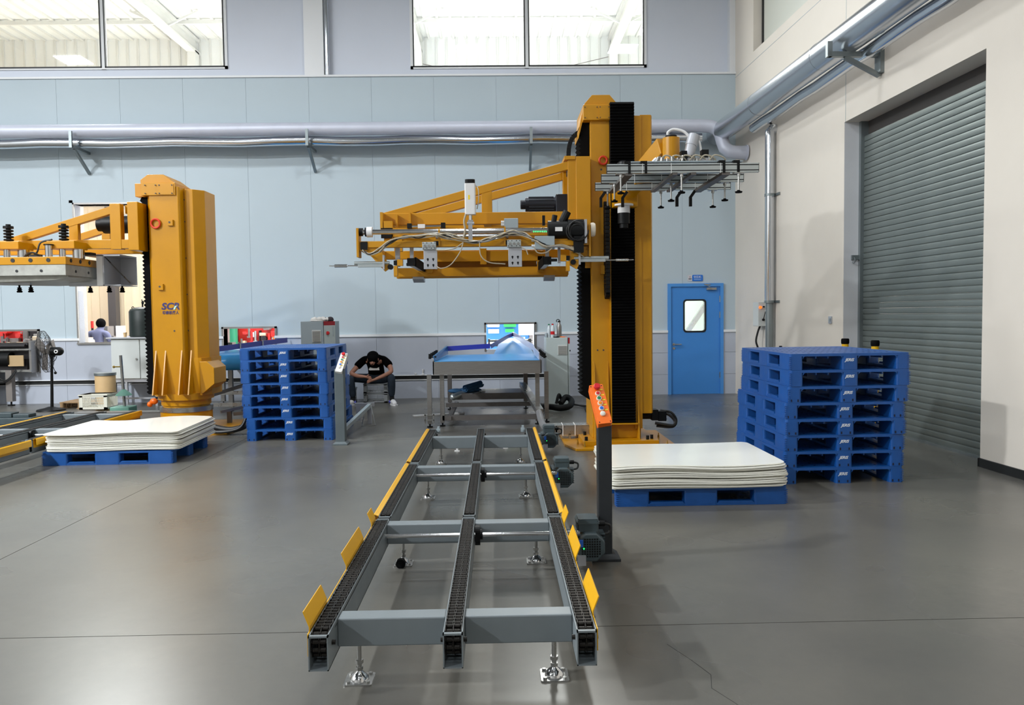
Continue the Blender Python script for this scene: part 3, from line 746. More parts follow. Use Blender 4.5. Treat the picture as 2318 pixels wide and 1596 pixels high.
conveyor('nearest section of the grey chain conveyor with yellow flared guard flags', MX, 3.09, 4.90, (3.275, 4.765), [(-0.612, 3.32), (0.226, 3.32), (-0.612, 4.9), (0.226, 4.9)],
         motor_at=4.86, mot_x=0.552, shaft_y=4.70, tall=([(3.14, 3.46), (3.92, 4.42), (4.72, 4.86)], [(3.25, 3.62), (3.98, 4.38), (4.66, 4.86)]), cap_foot=2)
conveyor('middle section of the grey chain conveyor with rounded yellow side strips', MX, 4.945, 6.74, (6.57,), [(-0.612, 6.68), (0.226, 6.68)], motor_at=6.9, mot_x=0.56, shaft_y=6.50)
conveyor('farthest section of the grey chain conveyor next to the robot base', MX, 6.785, 8.78, (8.19,), [(-0.612, 8.25), (0.226, 8.25)], motor_at=8.95)
LX = (-5.94, -5.49, -5.03)
conveyor('grey chain conveyor at the left edge behind the white sheet stack', LX, 5.2, 8.4, (6.1, 7.6), [(-5.8, 6.15), (-5.1, 6.15)], group='left chain conveyor sections')
conveyor('far section of the left chain conveyor by the round robot base', LX, 8.45, 11.0, (9.3, 10.7), [(-5.8, 10.74), (-5.1, 10.74)], shaft_y=9.2, group='left chain conveyor sections')
for x, lab in ((-0.67, 'small grey sensor block at the far left conveyor rail end'), (0.27, 'small grey sensor block at the far right conveyor rail end')):
    tag(put('sensor_block', B().box(x-0.022, x+0.022, 8.70, 8.76, 0.255, 0.30).box(x-0.012, x+0.012, 8.71, 8.75, 0.30, 0.325).cyl((x, 8.68, 0.28), (x, 8.70, 0.28), 0.012, 10), 'cab_mid'), lab, 'sensor')

# ================================================================== TALL ROBOT
def bellows(b, x0, x1, y0, y1, z0, z1, pitch, depth, face):
    """accordion cover: zig-zag profile on the outer face"""
    n = int((z1-z0)/pitch); p = []
    if face == 'y':   # folds face -y
        p = [(y1, z1), (y1, z0)]
        for k in range(n): z = z0+k*pitch; p += [(y0+depth, z), (y0, z+pitch*0.5)]
        p += [(y0+depth, z1)]
        b.prism(p, 'x', x0, x1)
    else:             # folds face -x
        p = [(x1, z1), (x1, z0)]
        for k in range(n): z = z0+k*pitch; p += [(x0+depth, z), (x0, z+pitch*0.6)]
        p += [(x0+depth, z1)]
        b.prism(p, 'y', y0, y1)
    return b
def hexbolts(t, pts, r, h, m):
    for p in pts: put('anchor_bolt', B().cyl(p, (p[0], p[1], p[2]+h), r, 6).cyl((p[0], p[1], p[2]+h), (p[0], p[1], p[2]+h*1.9), r*0.5, 8), m, t)
R1 = thing('column_robot', 'tall yellow column robot with gripper boom and suction frame', 'robot', (1.4, 9.55, 0))
bp = put('base_plate', B().prism([(0.88, 8.86), (2.0, 8.86), (2.06, 8.92), (2.06, 10.2), (0.78, 10.2), (0.78, 9.2)], 'z', 0.0, 0.028), 'yellow_lit', R1, bevel=0.004)
put('base_riser', B().box(0.98, 1.86, 9.02, 10.05, 0.028, 0.085), 'yellow_lit', R1, bevel=0.004)
hexbolts(bp, [(0.93, 9.18, 0.028), (0.99, 8.98, 0.028), (1.95, 9.0, 0.028), (1.97, 9.6, 0.028)], 0.012, 0.03, 'brass')
rs = B()
for x, y in ((1.02, 9.08), (1.05, 9.5), (1.0, 9.75), (1.74, 9.1), (1.8, 9.16)): rs.cyl((x, y, 0.085), (x, y, 0.13), 0.02, 6)
put('riser_bolt', rs, 'black_plastic', R1, split=True)
put('column', B().box(1.115, 1.69, 9.25, 9.9, 0.085, 3.86), 'yellow', R1, bevel=0.006)
rib = put('column_rib', B().prism([(9.12, 0.085), (9.25, 0.085), (9.25, 1.0)], 'x', 1.13, 1.145).prism([(9.12, 0.085), (9.25, 0.085), (9.25, 1.0)], 'x', 1.29, 1.305).prism([(9.12, 0.085), (9.25, 0.085), (9.25, 0.9)], 'x', 1.64, 1.655), 'yellow', R1, split=True)
put('side_cover', B().prism([(1.69, 9.22), (1.815, 9.22), (1.835, 9.26), (1.835, 9.86), (1.69, 9.9)], 'z', 0.375, 3.86), 'yellow', R1, bevel=0.004)
put('face_strip', B().box(1.61, 1.70, 9.20, 9.25, 0.20, 3.84), 'yellow', R1)
put('front_bellows', bellows(B(), 1.335, 1.61, 9.13, 9.25, 0.275, 3.99, 0.034, 0.022, 'y'), 'black_bellows', R1)
put('bellows_foot', B().box(1.32, 1.63, 9.11, 9.25, 0.262, 0.275), 'yellow', R1)
put('side_bellows', bellows(B(), 0.985, 1.115, 9.33, 9.72, 0.60, 3.80, 0.05, 0.03, 'x'), 'black_bellows', R1)
put('bellows_shelf', B().prism([(0.99, 0.60), (1.115, 0.52), (1.115, 0.60)], 'y', 9.33, 9.72), 'black_bellows', R1)
hd = put('head_box', B().box(1.03, 1.40, 9.2, 9.92, 3.80, 3.975), 'yellow', R1, bevel=0.005)
put('inspection_plate', B().box(1.21, 1.34, 9.19, 9.2, 3.81, 3.96), 'yellow', hd)
hb = B()
for x in (1.05, 1.19, 1.225, 1.325):
    for z in (3.825, 3.945): hb.cyl((x, 9.185, z), (x, 9.2, z), 0.006, 6)
put('plate_screws', hb, 'hall_dark', hd, stuff=True)
put('top_cap', B().prism([(1.05, 3.975), (1.43, 3.975), (1.43, 4.0), (1.345, 4.1), (1.14, 4.1), (1.05, 4.0)], 'y', 9.25, 9.85), 'yellow', R1, bevel=0.004)
put('side_slope', B().prism([(1.03, 3.80), (1.03, 3.92), (0.985, 3.70), (0.985, 3.62)], 'y', 9.3, 9.75), 'yellow', R1)
put('lifting_eye', B().tube(arc((1.26, 9.22, 3.34), 0.045, 0, 360, 16, 'y'), 0.013, 8), 'red_ring', R1, smooth=True)
put('column_holes', B().cyl((1.24, 9.246, 3.24), (1.24, 9.249, 3.24), 0.012, 10).cyl((1.25, 9.246, 1.13), (1.25, 9.249, 1.13), 0.01, 10).cyl((1.18, 9.246, 1.13), (1.18, 9.249, 1.13), 0.01, 10), 'hall_dark', R1, stuff=True)
# energy chains
def energy_chain(name, pts, w_, h_, parent, axis=(0, 1, 0)):
    b = B(); P = spline(pts, 10); L = [0]
    for i in range(1, len(P)): L.append(L[-1]+(P[i]-P[i-1]).length)
    n = int(L[-1]/0.045)
    def at(s):
        for i in range(1, len(P)):
            if L[i] >= s: k = (s-L[i-1])/max(1e-9, L[i]-L[i-1]); return P[i-1].lerp(P[i], k)
        return P[-1]
    for k in range(n):
        a, c = at(L[-1]*k/n), at(L[-1]*(k+0.86)/n)
        b.beam(a, c, w_, h_, axis)
    return put(name, b, 'black_plastic', parent)
energy_chain('energy_chain', [(1.285, 9.21, 2.86), (1.285, 9.21, 2.2), (1.285, 9.21, 1.86), (1.285, 9.17, 1.76), (1.285, 9.11, 1.78), (1.285, 9.08, 1.9), (1.285, 9.08, 2.8)], 0.06, 0.05, R1, (1, 0, 0))
ec = energy_chain('energy_chain', [(1.0, 9.5, 3.72), (0.93, 9.5, 3.66), (0.885, 9.5, 3.52), (0.88, 9.5, 3.2)], 0.05, 0.06, R1, (0, 1, 0))
put('rail_guard', B().box(1.325, 1.34, 9.16, 9.25, 0.3, 3.0), 'yellow', R1)
put('limit_block', B().box(1.22, 1.26, 9.17, 9.25, 2.02, 2.12), 'yellow', R1)
# carriage and boom (two parallel trusses)
put('carriage', B().box(0.93, 1.10, 9.12, 9.98, 2.18, 3.37).box(1.05, 1.12, 9.3, 9.8, 2.1, 3.4), 'yellow', R1, bevel=0.006)
bm = put('boom', B().box(-1.31, 0.97, 9.14, 9.24, 2.61, 2.745).box(-1.31, 0.97, 9.84, 9.94, 2.61, 2.745), 'yellow', R1, bevel=0.006)
for y in (9.19, 9.89):
    put('top_chord', B().beam((-1.29, y, 2.705), (0.96, y, 3.305), 0.086, 0.092), 'yellow', bm, bevel=0.005)
    put('post', B().box(-0.16, -0.04, y-0.038, y+0.038, 2.73, 3.0), 'yellow', bm, bevel=0.004)
    put('end_post', B().box(0.84, 0.965, y-0.054, y+0.054, 2.6, 3.345), 'yellow', bm, bevel=0.004)
put('head_plate', B().box(0.80, 0.925, 9.115, 9.965, 3.335, 3.375), 'yellow', bm)
put('cross_tie', B().box(-1.30, -1.19, 9.22, 9.86, 2.615, 2.73).box(-0.14, -0.05, 9.22, 9.86, 2.625, 2.72), 'yellow', bm, split=True)
put('end_bracket', B().box(-1.31, -0.98, 9.08, 9.14, 2.52, 2.56).box(-1.31, -1.28, 9.0, 9.14, 2.52, 2.74).box(-1.14, -1.12, 9.06, 9.14, 2.55, 2.72).box(-0.99, -0.97, 9.06, 9.14, 2.55, 2.74), 'yellow', bm)
mt = put('boom_motor', B().cyl((0.36, 9.53, 2.88), (0.72, 9.53, 2.88), 0.085, 20), 'motor_blue_black', R1, smooth=True)
mf = B()
for k in range(14):
    a = 2*math.pi*k/14; mf.beam((0.40, 9.53+0.085*math.cos(a), 2.88+0.085*math.sin(a)), (0.70, 9.53+0.085*math.cos(a), 2.88+0.085*math.sin(a)), 0.008, 0.018)
put('motor_fins', mf, 'motor_blue_black', mt, stuff=True)
put('motor_gearbox', B().box(0.72, 0.93, 9.43, 9.63, 2.78, 2.99).cyl((0.30, 9.53, 2.88), (0.37, 9.53, 2.88), 0.055, 16), 'motor_blue_black', R1, bevel=0.01)
# ---- gripper head hanging from the boom
G = put('gripper_frame', B().box(-1.50, 1.04, 8.80, 8.90, 2.325, 2.395).box(-1.52, -1.42, 8.80, 10.25, 2.29, 2.395).box(0.94, 1.04, 8.86, 10.25, 2.29, 2.395).box(-1.42, 0.94, 10.15, 10.25, 2.29, 2.395), 'yellow', R1, bevel=0.005)
put('beam_cap', B().box(-1.505, -1.425, 8.792, 8.801, 2.30, 2.385), 'black_plastic', G)
put('upper_beam', B().box(-1.28, 0.98, 9.0, 9.1, 2.46, 2.56).box(-1.29, 0.99, 9.9, 10.0, 2.46, 2.56), 'yellow', G, split=True)
put('beam_cap', B().box(-1.30, -1.18, 8.985, 9.001, 2.445, 2.56), 'black_plastic', G)
put('beam_cap', B().box(0.70, 0.80, 8.985, 9.001, 2.45, 2.56), 'black_plastic', G)
put('hanger', B().box(-1.27, -1.17, 9.0, 9.1, 2.37, 2.64).box(0.86, 0.97, 9.0, 9.1, 2.37, 2.64).box(-0.36, -0.28, 8.95, 9.05, 2.36, 2.64).box(-1.27, -1.17, 9.88, 9.98, 2.37, 2.64).box(0.86, 0.97, 9.88, 9.98, 2.37, 2.64), 'yellow', G, split=True)
put('end_plate', B().prism([(8.78, 2.22), (8.95, 2.22), (8.95, 2.54), (8.78, 2.54)], 'x', -1.545, -1.52), 'yellow', G)
put('end_plate', B().prism([(8.78, 2.20), (8.95, 2.20), (8.95, 2.55), (8.78, 2.55)], 'x', 1.035, 1.055), 'yellow', G)
put('lower_gusset', B().prism([(-1.48, 2.33), (-1.30, 2.33), (-1.18, 2.10), (-1.24, 2.06)], 'y', 8.82, 8.86).prism([(1.02, 2.31), (0.86, 2.31), (0.80, 2.12), (0.90, 2.06)], 'y', 8.82, 8.86), 'yellow', G, split=True)
put('back_beam', B().box(-0.88, 0.60, 9.98, 10.12, 2.24, 2.37).box(-0.88, -0.80, 9.98, 10.12, 2.10, 2.3).box(0.52, 0.6, 9.98, 10.12, 2.10, 2.3).box(-0.20, -0.12, 9.95, 9.99, 2.2, 2.4), 'yellow', G, bevel=0.004)
put('back_panel', B().box(-0.80, 0.52, 10.2, 10.24, 2.10, 2.32), 'yellow', G)
put('bottom_channel', B().box(-1.28, 0.92, 10.15, 10.3, 2.045, 2.15), 'yellow', G)
sb = put('sweep_bar', B().box(-1.30, 0.92, 10.05, 10.11, 2.06, 2.17), 'yellow', G)
for x in (-1.0, 0.68):
    put('sweep_hook', B().prism([(10.1, 2.06), (10.3, 2.06), (10.32, 2.0), (10.22, 1.99), (10.1, 2.03)], 'x', x-0.07, x+0.07), 'alu_plain', G, split=True)
# chrome shaft with collars
sf = put('swing_shaft', B().cyl((-1.50, 8.84, 2.50), (0.60, 8.84, 2.50), 0.028, 18), 'chrome', G, smooth=True)
put('shaft_collar', B().cyl((-1.435, 8.84, 2.50), (-1.375, 8.84, 2.50), 0.058, 20), 'label_white', sf, smooth=True)
put('shaft_bearing', B().cyl((-1.53, 8.84, 2.50), (-1.48, 8.84, 2.50), 0.045, 16).cyl((-1.455, 8.84, 2.50), (-1.436, 8.84, 2.50), 0.05, 16), 'black_motor', sf, smooth=True)
sf2 = put('lower_shaft', B().cyl((-0.61, 8.84, 2.445), (0.10, 8.84, 2.445), 0.024, 16), 'chrome', G, smooth=True)
for x in (-0.63, 0.10):
    put('shaft_hanger', B().box(x-0.008, x+0.008, 8.78, 8.90, 2.33, 2.54), 'yellow', G)
    put('shaft_end', B().cyl((x-0.04, 8.84, 2.445), (x, 8.84, 2.445), 0.035, 14) if x < 0 else B().cyl((x, 8.84, 2.445), (x+0.04, 8.84, 2.445), 0.035, 14), 'alu_plain', G, smooth=True)
    put('tube_stub', B().box(x-0.06 if x < 0 else x+0.008, x-0.008 if x < 0 else x+0.06, 8.775, 8.8, 2.34, 2.385), 'black_plastic', G)
# vertical electric cylinder
ac = put('electric_cylinder', B().prism(rrect(-0.34, -0.22, 8.78, 8.90, 0.015, 3), 'z', 2.68, 3.02), 'label_white', R1)
put('cylinder_cap', B().prism(rrect(-0.335, -0.225, 8.785, 8.895, 0.03, 3), 'z', 3.02, 3.065), 'black_plastic', ac)
put('cylinder_rod', B().cyl((-0.28, 8.84, 2.68), (-0.28, 8.84, 2.60), 0.02, 12).box(-0.31, -0.25, 8.81, 8.87, 2.575, 2.62), 'chrome', ac)
put('rod_link', B().box(-0.305, -0.26, 8.80, 8.83, 2.40, 2.60).cyl((-0.32, 8.815, 2.58), (-0.24, 8.815, 2.58), 0.018, 10), 'alu_plain', ac)
put('warning_tag', B().box(-0.30, -0.283, 8.778, 8.781, 2.84, 2.89), 'tag_yellow', ac)
put('cylinder_hose', B().tube(spline([(-0.22, 8.82, 3.0), (-0.19, 8.80, 2.96), (-0.185, 8.8, 2.85), (-0.205, 8.82, 2.74)]), 0.006, 6), 'tube_clear', ac, smooth=True)
put('fine_hose', B().tube(spline([(-0.33, 8.78, 2.68), (-0.35, 8.77, 2.6), (-0.34, 8.77, 2.5), (-0.36, 8.77, 2.42)]), 0.012, 6), 'tube_clear', ac, smooth=True)
# swing motor with white pulley
sm = put('swing_motor', B().cyl((0.58, 8.82, 2.50), (0.80, 8.82, 2.50), 0.10, 22).cyl((0.80, 8.82, 2.50), (0.98, 8.82, 2.50), 0.115, 22).box(0.86, 0.97, 8.72, 8.92, 2.24, 2.42), 'black_motor', R1, smooth=True)
put('motor_connector', B().cyl((0.74, 8.82, 2.58), (0.80, 8.82, 2.70), 0.045, 12).cyl((0.64, 8.8, 2.56), (0.66, 8.8, 2.66), 0.03, 10).box(0.52, 0.55, 8.8, 8.84, 2.55, 2.66), 'black_motor', sm, split=True)
put('motor_label', B().box(0.655, 0.735, 8.718, 8.7205, 2.475, 2.52), 'label_white', sm)
put('motor_plate', B().box(0.98, 1.005, 8.70, 8.95, 2.34, 2.60), 'alu_plain', sm)
put('pulley', B().lathe([(0.05, 1.055), (0.075, 1.06), (0.08, 1.09), (0.07, 1.11), (0.0, 1.11)], (0, 8.84, 2.50), 24, 'x'), 'ring_cream', sm, smooth=True)
put('cable_coil', B().tube(arc((0.88, 8.72, 2.47), 0.10, 0, 330, 18, 'y'), 0.010, 6).tube(arc((0.90, 8.71, 2.46), 0.085, 20, 350, 18, 'y'), 0.010, 6).tube(arc((0.91, 8.70, 2.48), 0.11, 60, 360, 18, 'y'), 0.008, 6), 'cable_black', sm, smooth=True)
ld = B()
for k in range(8): ld.ball((0.42+0.02*k, 8.79, 2.478), 0.006, 6, 5)
put('status_leds', ld, 'led_green', sm, stuff=True)
# aluminium brackets with valve blocks
for x0, z0 in ((-0.80, 2.075), (0.135, 2.09)):
    ab = put('valve_plate', B().box(x0, x0+0.15, 8.735, 8.755, z0, z0+0.22), 'alu_plain', G, bevel=0.003)
    ho = B()
    for dx in (0.045, 0.105):
        for dz in (0.045, 0.11): ho.cyl((x0+dx, 8.733, z0+dz), (x0+dx, 8.736, z0+dz), 0.012, 10).box(x0+dx-0.005, x0+dx+0.005, 8.733, 8.736, z0+dz-0.022, z0+dz)
    put('key_holes', ho, 'gasket', ab, stuff=True)
    vb = put('valve_block', B().box(x0-0.01, x0+0.14, 8.70, 8.80, z0+0.215, z0+0.295), 'alu', G, bevel=0.003)
    vp = B()
    for dx in (0.02, 0.065, 0.11): vp.cyl((x0+dx, 8.69, z0+0.25), (x0+dx, 8.701, z0+0.25), 0.016, 14)
    put('valve_port', vp, 'steel', vb, smooth=True, split=True)
    vq = B()
    for dx in (0.0, 0.04, 0.09, 0.128):
        for dz in (0.228, 0.285): vq.cyl((x0+dx, 8.698, z0+dz), (x0+dx, 8.7005, z0+dz), 0.006, 8)
    put('valve_screws', vq, 'gasket', vb, stuff=True)
for (x0, x1, z0, z1, y) in ((0.43, 0.65, 2.28, 2.425, 8.74), (0.095, 0.255, 2.54, 2.65, 8.95)):
    jb = put('junction_box', B().box(x0, x1, y, y+0.07, z0, z1), 'cab_mid', G, bevel=0.005)
    put('cable_gland', B().cyl((x0, y+0.03, z0+0.04), (x0-0.035, y+0.03, z0+0.04), 0.016, 10).cyl((x0, y+0.03, z1-0.04), (x0-0.035, y+0.03, z1-0.04), 0.016, 10), 'label_white', jb)
# linear unit on the inner beam
lu = put('slide_rod', B().cyl((-0.95, 8.98, 2.575), (-0.62, 8.98, 2.575), 0.011, 10), 'chrome', G)
put('slide_end', B().box(-1.0, -0.95, 8.95, 9.01, 2.55, 2.605).box(-0.62, -0.57, 8.95, 9.01, 2.55, 2.61), 'black_plastic', lu, split=True)
put('slide_block', B().box(-0.88, -0.80, 8.95, 9.01, 2.55, 2.595), 'label_white', lu)
# gripping hoop with black strips
hp = put('grip_hoop', B().box(-0.99, -0.92, 8.9, 10.5, 2.13, 2.2).box(0.54, 0.61, 8.9, 10.5, 2.13, 2.2).box(-0.99, 0.61, 10.44, 10.5, 2.15, 2.22), 'alu', G)
put('rubber_strip', B().box(-0.92, -0.90, 8.9, 10.4, 2.12, 2.22).box(-0.90, 0.54, 10.40, 10.44, 2.12, 2.2).box(0.53, 0.54, 8.9, 10.4, 2.12, 2.22), 'black_rubber', hp, split=True)
put('hoop_cap', B().box(-1.0, -0.91, 8.885, 8.90, 2.12, 2.21).box(0.535, 0.62, 8.885, 8.90, 2.12, 2.21), 'black_plastic', hp, split=True)
put('hoop_post', B().box(-0.975, -0.935, 8.95, 8.99, 2.2, 2.33).box(-1.14, -1.09, 8.95, 9.0, 2.12, 2.33).box(0.56, 0.60, 8.95, 8.99, 2.2, 2.33).box(0.70, 0.73, 8.95, 8.99, 2.14, 2.33), 'alu_plain', hp, split=True)
# pneumatic pushers at both sides
for s_, xb, z in ((-1, -1.24, 2.14), (1, 0.92, 2.17)):
    pc = put('pusher_cylinder', B().box(min(xb, xb+s_*0.30), max(xb, xb+s_*0.30), 8.80, 8.86, z-0.03, z+0.0).cyl((xb-s_*0.05, 8.83, z+0.015), (xb+s_*0.34, 8.83, z+0.015), 0.02, 14), 'alu', G, smooth=True)
    put('pusher_rod', B().cyl((xb+s_*0.28, 8.83, z-0.012), (xb+s_*0.42, 8.83, z-0.012), 0.008, 8).cyl((xb+s_*0.42, 8.83, z-0.012), (xb+s_*0.56, 8.83, z-0.012), 0.018, 12).cyl((xb+s_*0.56, 8.83, z-0.012), (xb+s_*0.62, 8.83, z-0.012), 0.006, 8), 'chrome', pc, smooth=True)
    put('pusher_mount', B().box(min(xb, xb+s_*0.02), max(xb, xb+s_*0.02), 8.78, 8.88, z-0.06, z+0.1), 'alu_plain', pc)
    put('clevis', B().box(xb-s_*0.12-0.02, xb-s_*0.12+0.02, 8.80, 8.86, z-0.01, z+0.04).box(xb-s_*0.28-0.04, xb-s_*0.28+0.04, 8.80, 8.86, z-0.02, z+0.01).cyl((xb-s_*0.06, 8.80, z-0.03), (xb-s_*0.06, 8.86, z-0.03), 0.03, 12), 'black_motor', pc, split=True)
    put('lug', B().box(xb-s_*0.17-0.03, xb-s_*0.17+0.03, 8.79, 8.86, z-0.02, z+0.05).box(xb-s_*0.12-0.02, xb-s_*0.12+0.02, 8.79, 8.86, z-0.13, z-0.02), 'yellow', pc)
# cable harness
hz = [(-1.47, 8.76, 2.27), (-1.40, 8.75, 2.235), (-1.30, 8.75, 2.27), (-1.15, 8.74, 2.37), (-1.0, 8.74, 2.42), (-0.85, 8.74, 2.42), (-0.70, 8.74, 2.44), (-0.55, 8.74, 2.43), (-0.42, 8.73, 2.40), (-0.25, 8.73, 2.36), (-0.10, 8.73, 2.37), (0.05, 8.73, 2.43), (0.18, 8.73, 2.455), (0.30, 8.73, 2.42), (0.42, 8.73, 2.36), (0.55, 8.73, 2.30), (0.72, 8.74, 2.30), (0.88, 8.75, 2.26)]
random.seed(3)
for k in range(7):
    m = ('tube_clear', 'tube_clear', 'cable_grey', 'cable_black', 'tube_clear', 'cable_black', 'tube_clear')[k]
    pts = [(x+random.uniform(-0.015, 0.015), y+random.uniform(-0.02, 0.02), z+random.uniform(-0.022, 0.022)+0.004*k) for x, y, z in hz[random.randint(0, 2):]]
    put('harness_cable', B().tube(spline(pts, 5), 0.006 if k % 2 else 0.0085, 6), m, G, smooth=True)
for pts in ([(-0.66, 8.70, 2.28), (-0.55, 8.69, 2.28), (-0.45, 8.70, 2.30), (-0.36, 8.71, 2.36)], [(-0.36, 8.71, 2.36), (-0.40, 8.70, 2.25), (-0.50, 8.70, 2.12), (-0.60, 8.70, 2.08), (-0.66, 8.71, 2.1)],
            [(-0.18, 8.71, 2.36), (-0.17, 8.70, 2.22), (-0.08, 8.70, 2.14), (0.1, 8.71, 2.12)], [(0.28, 8.71, 2.3), (0.33, 8.70, 2.27), (0.35, 8.7, 2.22)], [(0.42, 8.72, 2.30), (0.46, 8.71, 2.24), (0.55, 8.71, 2.24), (0.62, 8.72, 2.29)], [(0.85, 8.75, 2.26), (0.93, 8.75, 2.22), (0.98, 8.78, 2.19)]):
    put('air_hose', B().tube(spline(pts, 6), 0.0065, 6), 'tube_clear', G, smooth=True)
# ---- suction frame on the second arm
S = put('suction_arm', B().beam((1.78, 8.28, 3.33), (1.50, 9.02, 2.98), 0.15, 0.19).box(1.34, 1.62, 8.98, 9.12, 2.80, 3.14), 'yellow_lit', R1, bevel=0.008)
put('swivel_housing', B().cyl((1.83, 8.22, 3.10), (1.83, 8.22, 3.40), 0.088, 28), 'yellow_lit', S, smooth=True)
put('housing_cap', B().cyl((1.83, 8.22, 3.40), (1.83, 8.22, 3.425), 0.06, 20), 'black_plastic', S, smooth=True)
put('vacuum_hose', B().tube(spline([(1.80, 8.22, 3.42), (1.80, 8.22, 3.46), (1.86, 8.22, 3.49), (1.96, 8.2, 3.46), (2.03, 8.18, 3.38)]), 0.014, 8), 'label_white', S, smooth=True)
vg = put('vacuum_generator', B().cyl((1.98, 8.10, 3.16), (2.03, 8.16, 3.34), 0.055, 20).cyl((2.02, 8.15, 3.30), (2.06, 8.18, 3.41), 0.062, 20), 'alu_plain', S, smooth=True)
put('generator_hose', B().tube(spline([(2.05, 8.18, 3.40), (2.10, 8.16, 3.36), (2.12, 8.14, 3.26), (2.11, 8.12, 3.18)]), 0.012, 8), 'label_white', vg, smooth=True)
put('valve', B().box(1.89, 1.95, 8.02, 8.1, 3.10, 3.23).box(2.10, 2.17, 8.02, 8.1, 3.11, 3.24).box(1.98, 2.02, 8.0, 8.06, 3.10, 3.18), 'black_plastic', S, split=True)
put('manifold', B().box(1.62, 2.28, 8.05, 8.3, 3.085, 3.11).box(1.70, 1.86, 7.98, 8.08, 3.10, 3.14).box(1.95, 2.2, 7.98, 8.1, 3.10, 3.15).cyl((1.62, 8.1, 3.12), (1.66, 8.1, 3.16), 0.03, 10), 'alu_plain', S)
fit_ = B(); random.seed(11)
for k in range(26):
    x = random.uniform(1.63, 2.27); y = random.uniform(7.95, 8.15); fit_.cyl((x, y, 3.10), (x+random.uniform(-0.03, 0.03), y, 3.14+random.uniform(0, 0.04)), random.uniform(0.008, 0.018), 8)
put('hose_fittings', fit_, 'steel', S, smooth=True, stuff=True)
mh = B()
for k in range(6):
    x = 1.66+0.1*k; mh.tube(spline([(x, 7.98, 3.12), (x+0.05, 7.95, 3.17), (x+0.14, 7.97, 3.15), (x+0.18, 8.0, 3.12)], 4), 0.008, 6)
put('vacuum_tubes', mh, 'tube_clear', S, smooth=True, stuff=True)
put('carrier_plate', B().box(1.30, 2.42, 7.70, 7.80, 3.055, 3.067).box(1.45, 2.3, 7.78, 8.3, 3.067, 3.08), 'cab_mid', S)
YR = (7.68, 8.23, 8.74)
for i, y in enumerate(YR):
    x0, x1 = (1.085, 2.56) if i == 0 else ((1.105, 2.585) if i == 1 else (1.105, 2.60))
    zt = 3.035
    rl = put('alu_profile', B().box(x0, x1, y-0.02, y+0.02, zt-0.09, zt), 'alu', S, bevel=0.003)
    put('profile_groove', B().box(x0-0.0008, x1+0.0008, y-0.0206, y-0.018, zt-0.023, zt-0.013).box(x0-0.0008, x1+0.0008, y-0.0206, y-0.018, zt-0.074, zt-0.064), 'gasket', rl, split=True)
    put('profile_end', B().box(x0-0.003, x0, y-0.02, y+0.02, zt-0.09, zt).box(x1, x1+0.003, y-0.02, y+0.02, zt-0.09, zt), 'black_plastic', rl, split=True)
    put('cable_tie', B().box(x0+0.34, x0+0.345, y-0.023, y+0.023, zt-0.093, zt+0.003).box(x0+0.62, x0+0.625, y-0.023, y+0.023, zt-0.093, zt+0.003).box(x0+1.1, x0+1.105, y-0.023, y+0.023, zt-0.093, zt+0.003), 'label_white', rl, split=True)
    for x in (x0+0.13, x0+0.72, x1-0.20):
        sc = put('suction_cup', B().lathe([(0.0, 0.028), (0.014, 0.026), (0.016, 0.018), (0.034, 0.014), (0.036, 0.007), (0.03, 0.004), (0.034, 0.0), (0.0, 0.002)], (x, y-0.03, zt-0.29), 16), 'black_rubber', S, smooth=True)
        put('spring_rod', B().cyl((x, y-0.03, zt-0.26), (x, y-0.03, zt-0.10), 0.0085, 8).cyl((x, y-0.03, zt-0.13), (x, y-0.03, zt-0.105), 0.016, 10).box(x-0.045, x+0.045, y-0.05, y+0.02, zt-0.102, zt-0.094), 'steel', sc, smooth=True)
put('tie_rail', B().box(1.25, 1.33, 7.66, 8.76, 2.92, 2.95).box(2.2, 2.28, 7.66, 8.76, 2.92, 2.95).box(1.72, 1.77, 7.66, 8.76, 2.925, 2.95).box(1.90, 1.95, 7.66, 8.76, 2.925, 2.95), 'stainless_dark', S, split=True)
for x in (1.30, 1.46, 2.22, 2.36): put('strap', B().box(x-0.012, x+0.012, 7.652, 7.66, 2.94, 3.06).box(x-0.05, x+0.012, 7.65, 7.72, 3.04, 3.06), 'black_plastic', S)
for x in (1.18, 1.42, 2.02, 2.17):
    put('hook_bar', B().beam((x+0.03, 8.7, 2.93), (x-0.02, 8.7, 2.86), 0.03, 0.02, (0, 1, 0)).box(x-0.035, x-0.005, 8.685, 8.715, 2.76, 2.865), 'black_plastic', S)
am = put('arm_motor', B().cyl((1.46, 9.0, 2.72), (1.46, 9.0, 2.58), 0.068, 18).cyl((1.46, 9.0, 2.58), (1.46, 9.0, 2.53), 0.05, 18), 'black_motor', R1, smooth=True)
put('motor_flange', B().cyl((1.46, 9.0, 2.78), (1.46, 9.0, 2.80), 0.11, 20).cyl((1.46, 9.0, 2.70), (1.46, 9.0, 2.78), 0.07, 18), 'label_white', am, smooth=True)
put('carriage_motor', B().cyl((1.46, 9.05, 3.14), (1.46, 9.05, 3.22), 0.09, 18).ball((1.46, 9.05, 3.22), 0.085).box(1.36, 1.45, 9.0, 9.1, 3.12, 3.2), 'black_motor', R1, smooth=True)
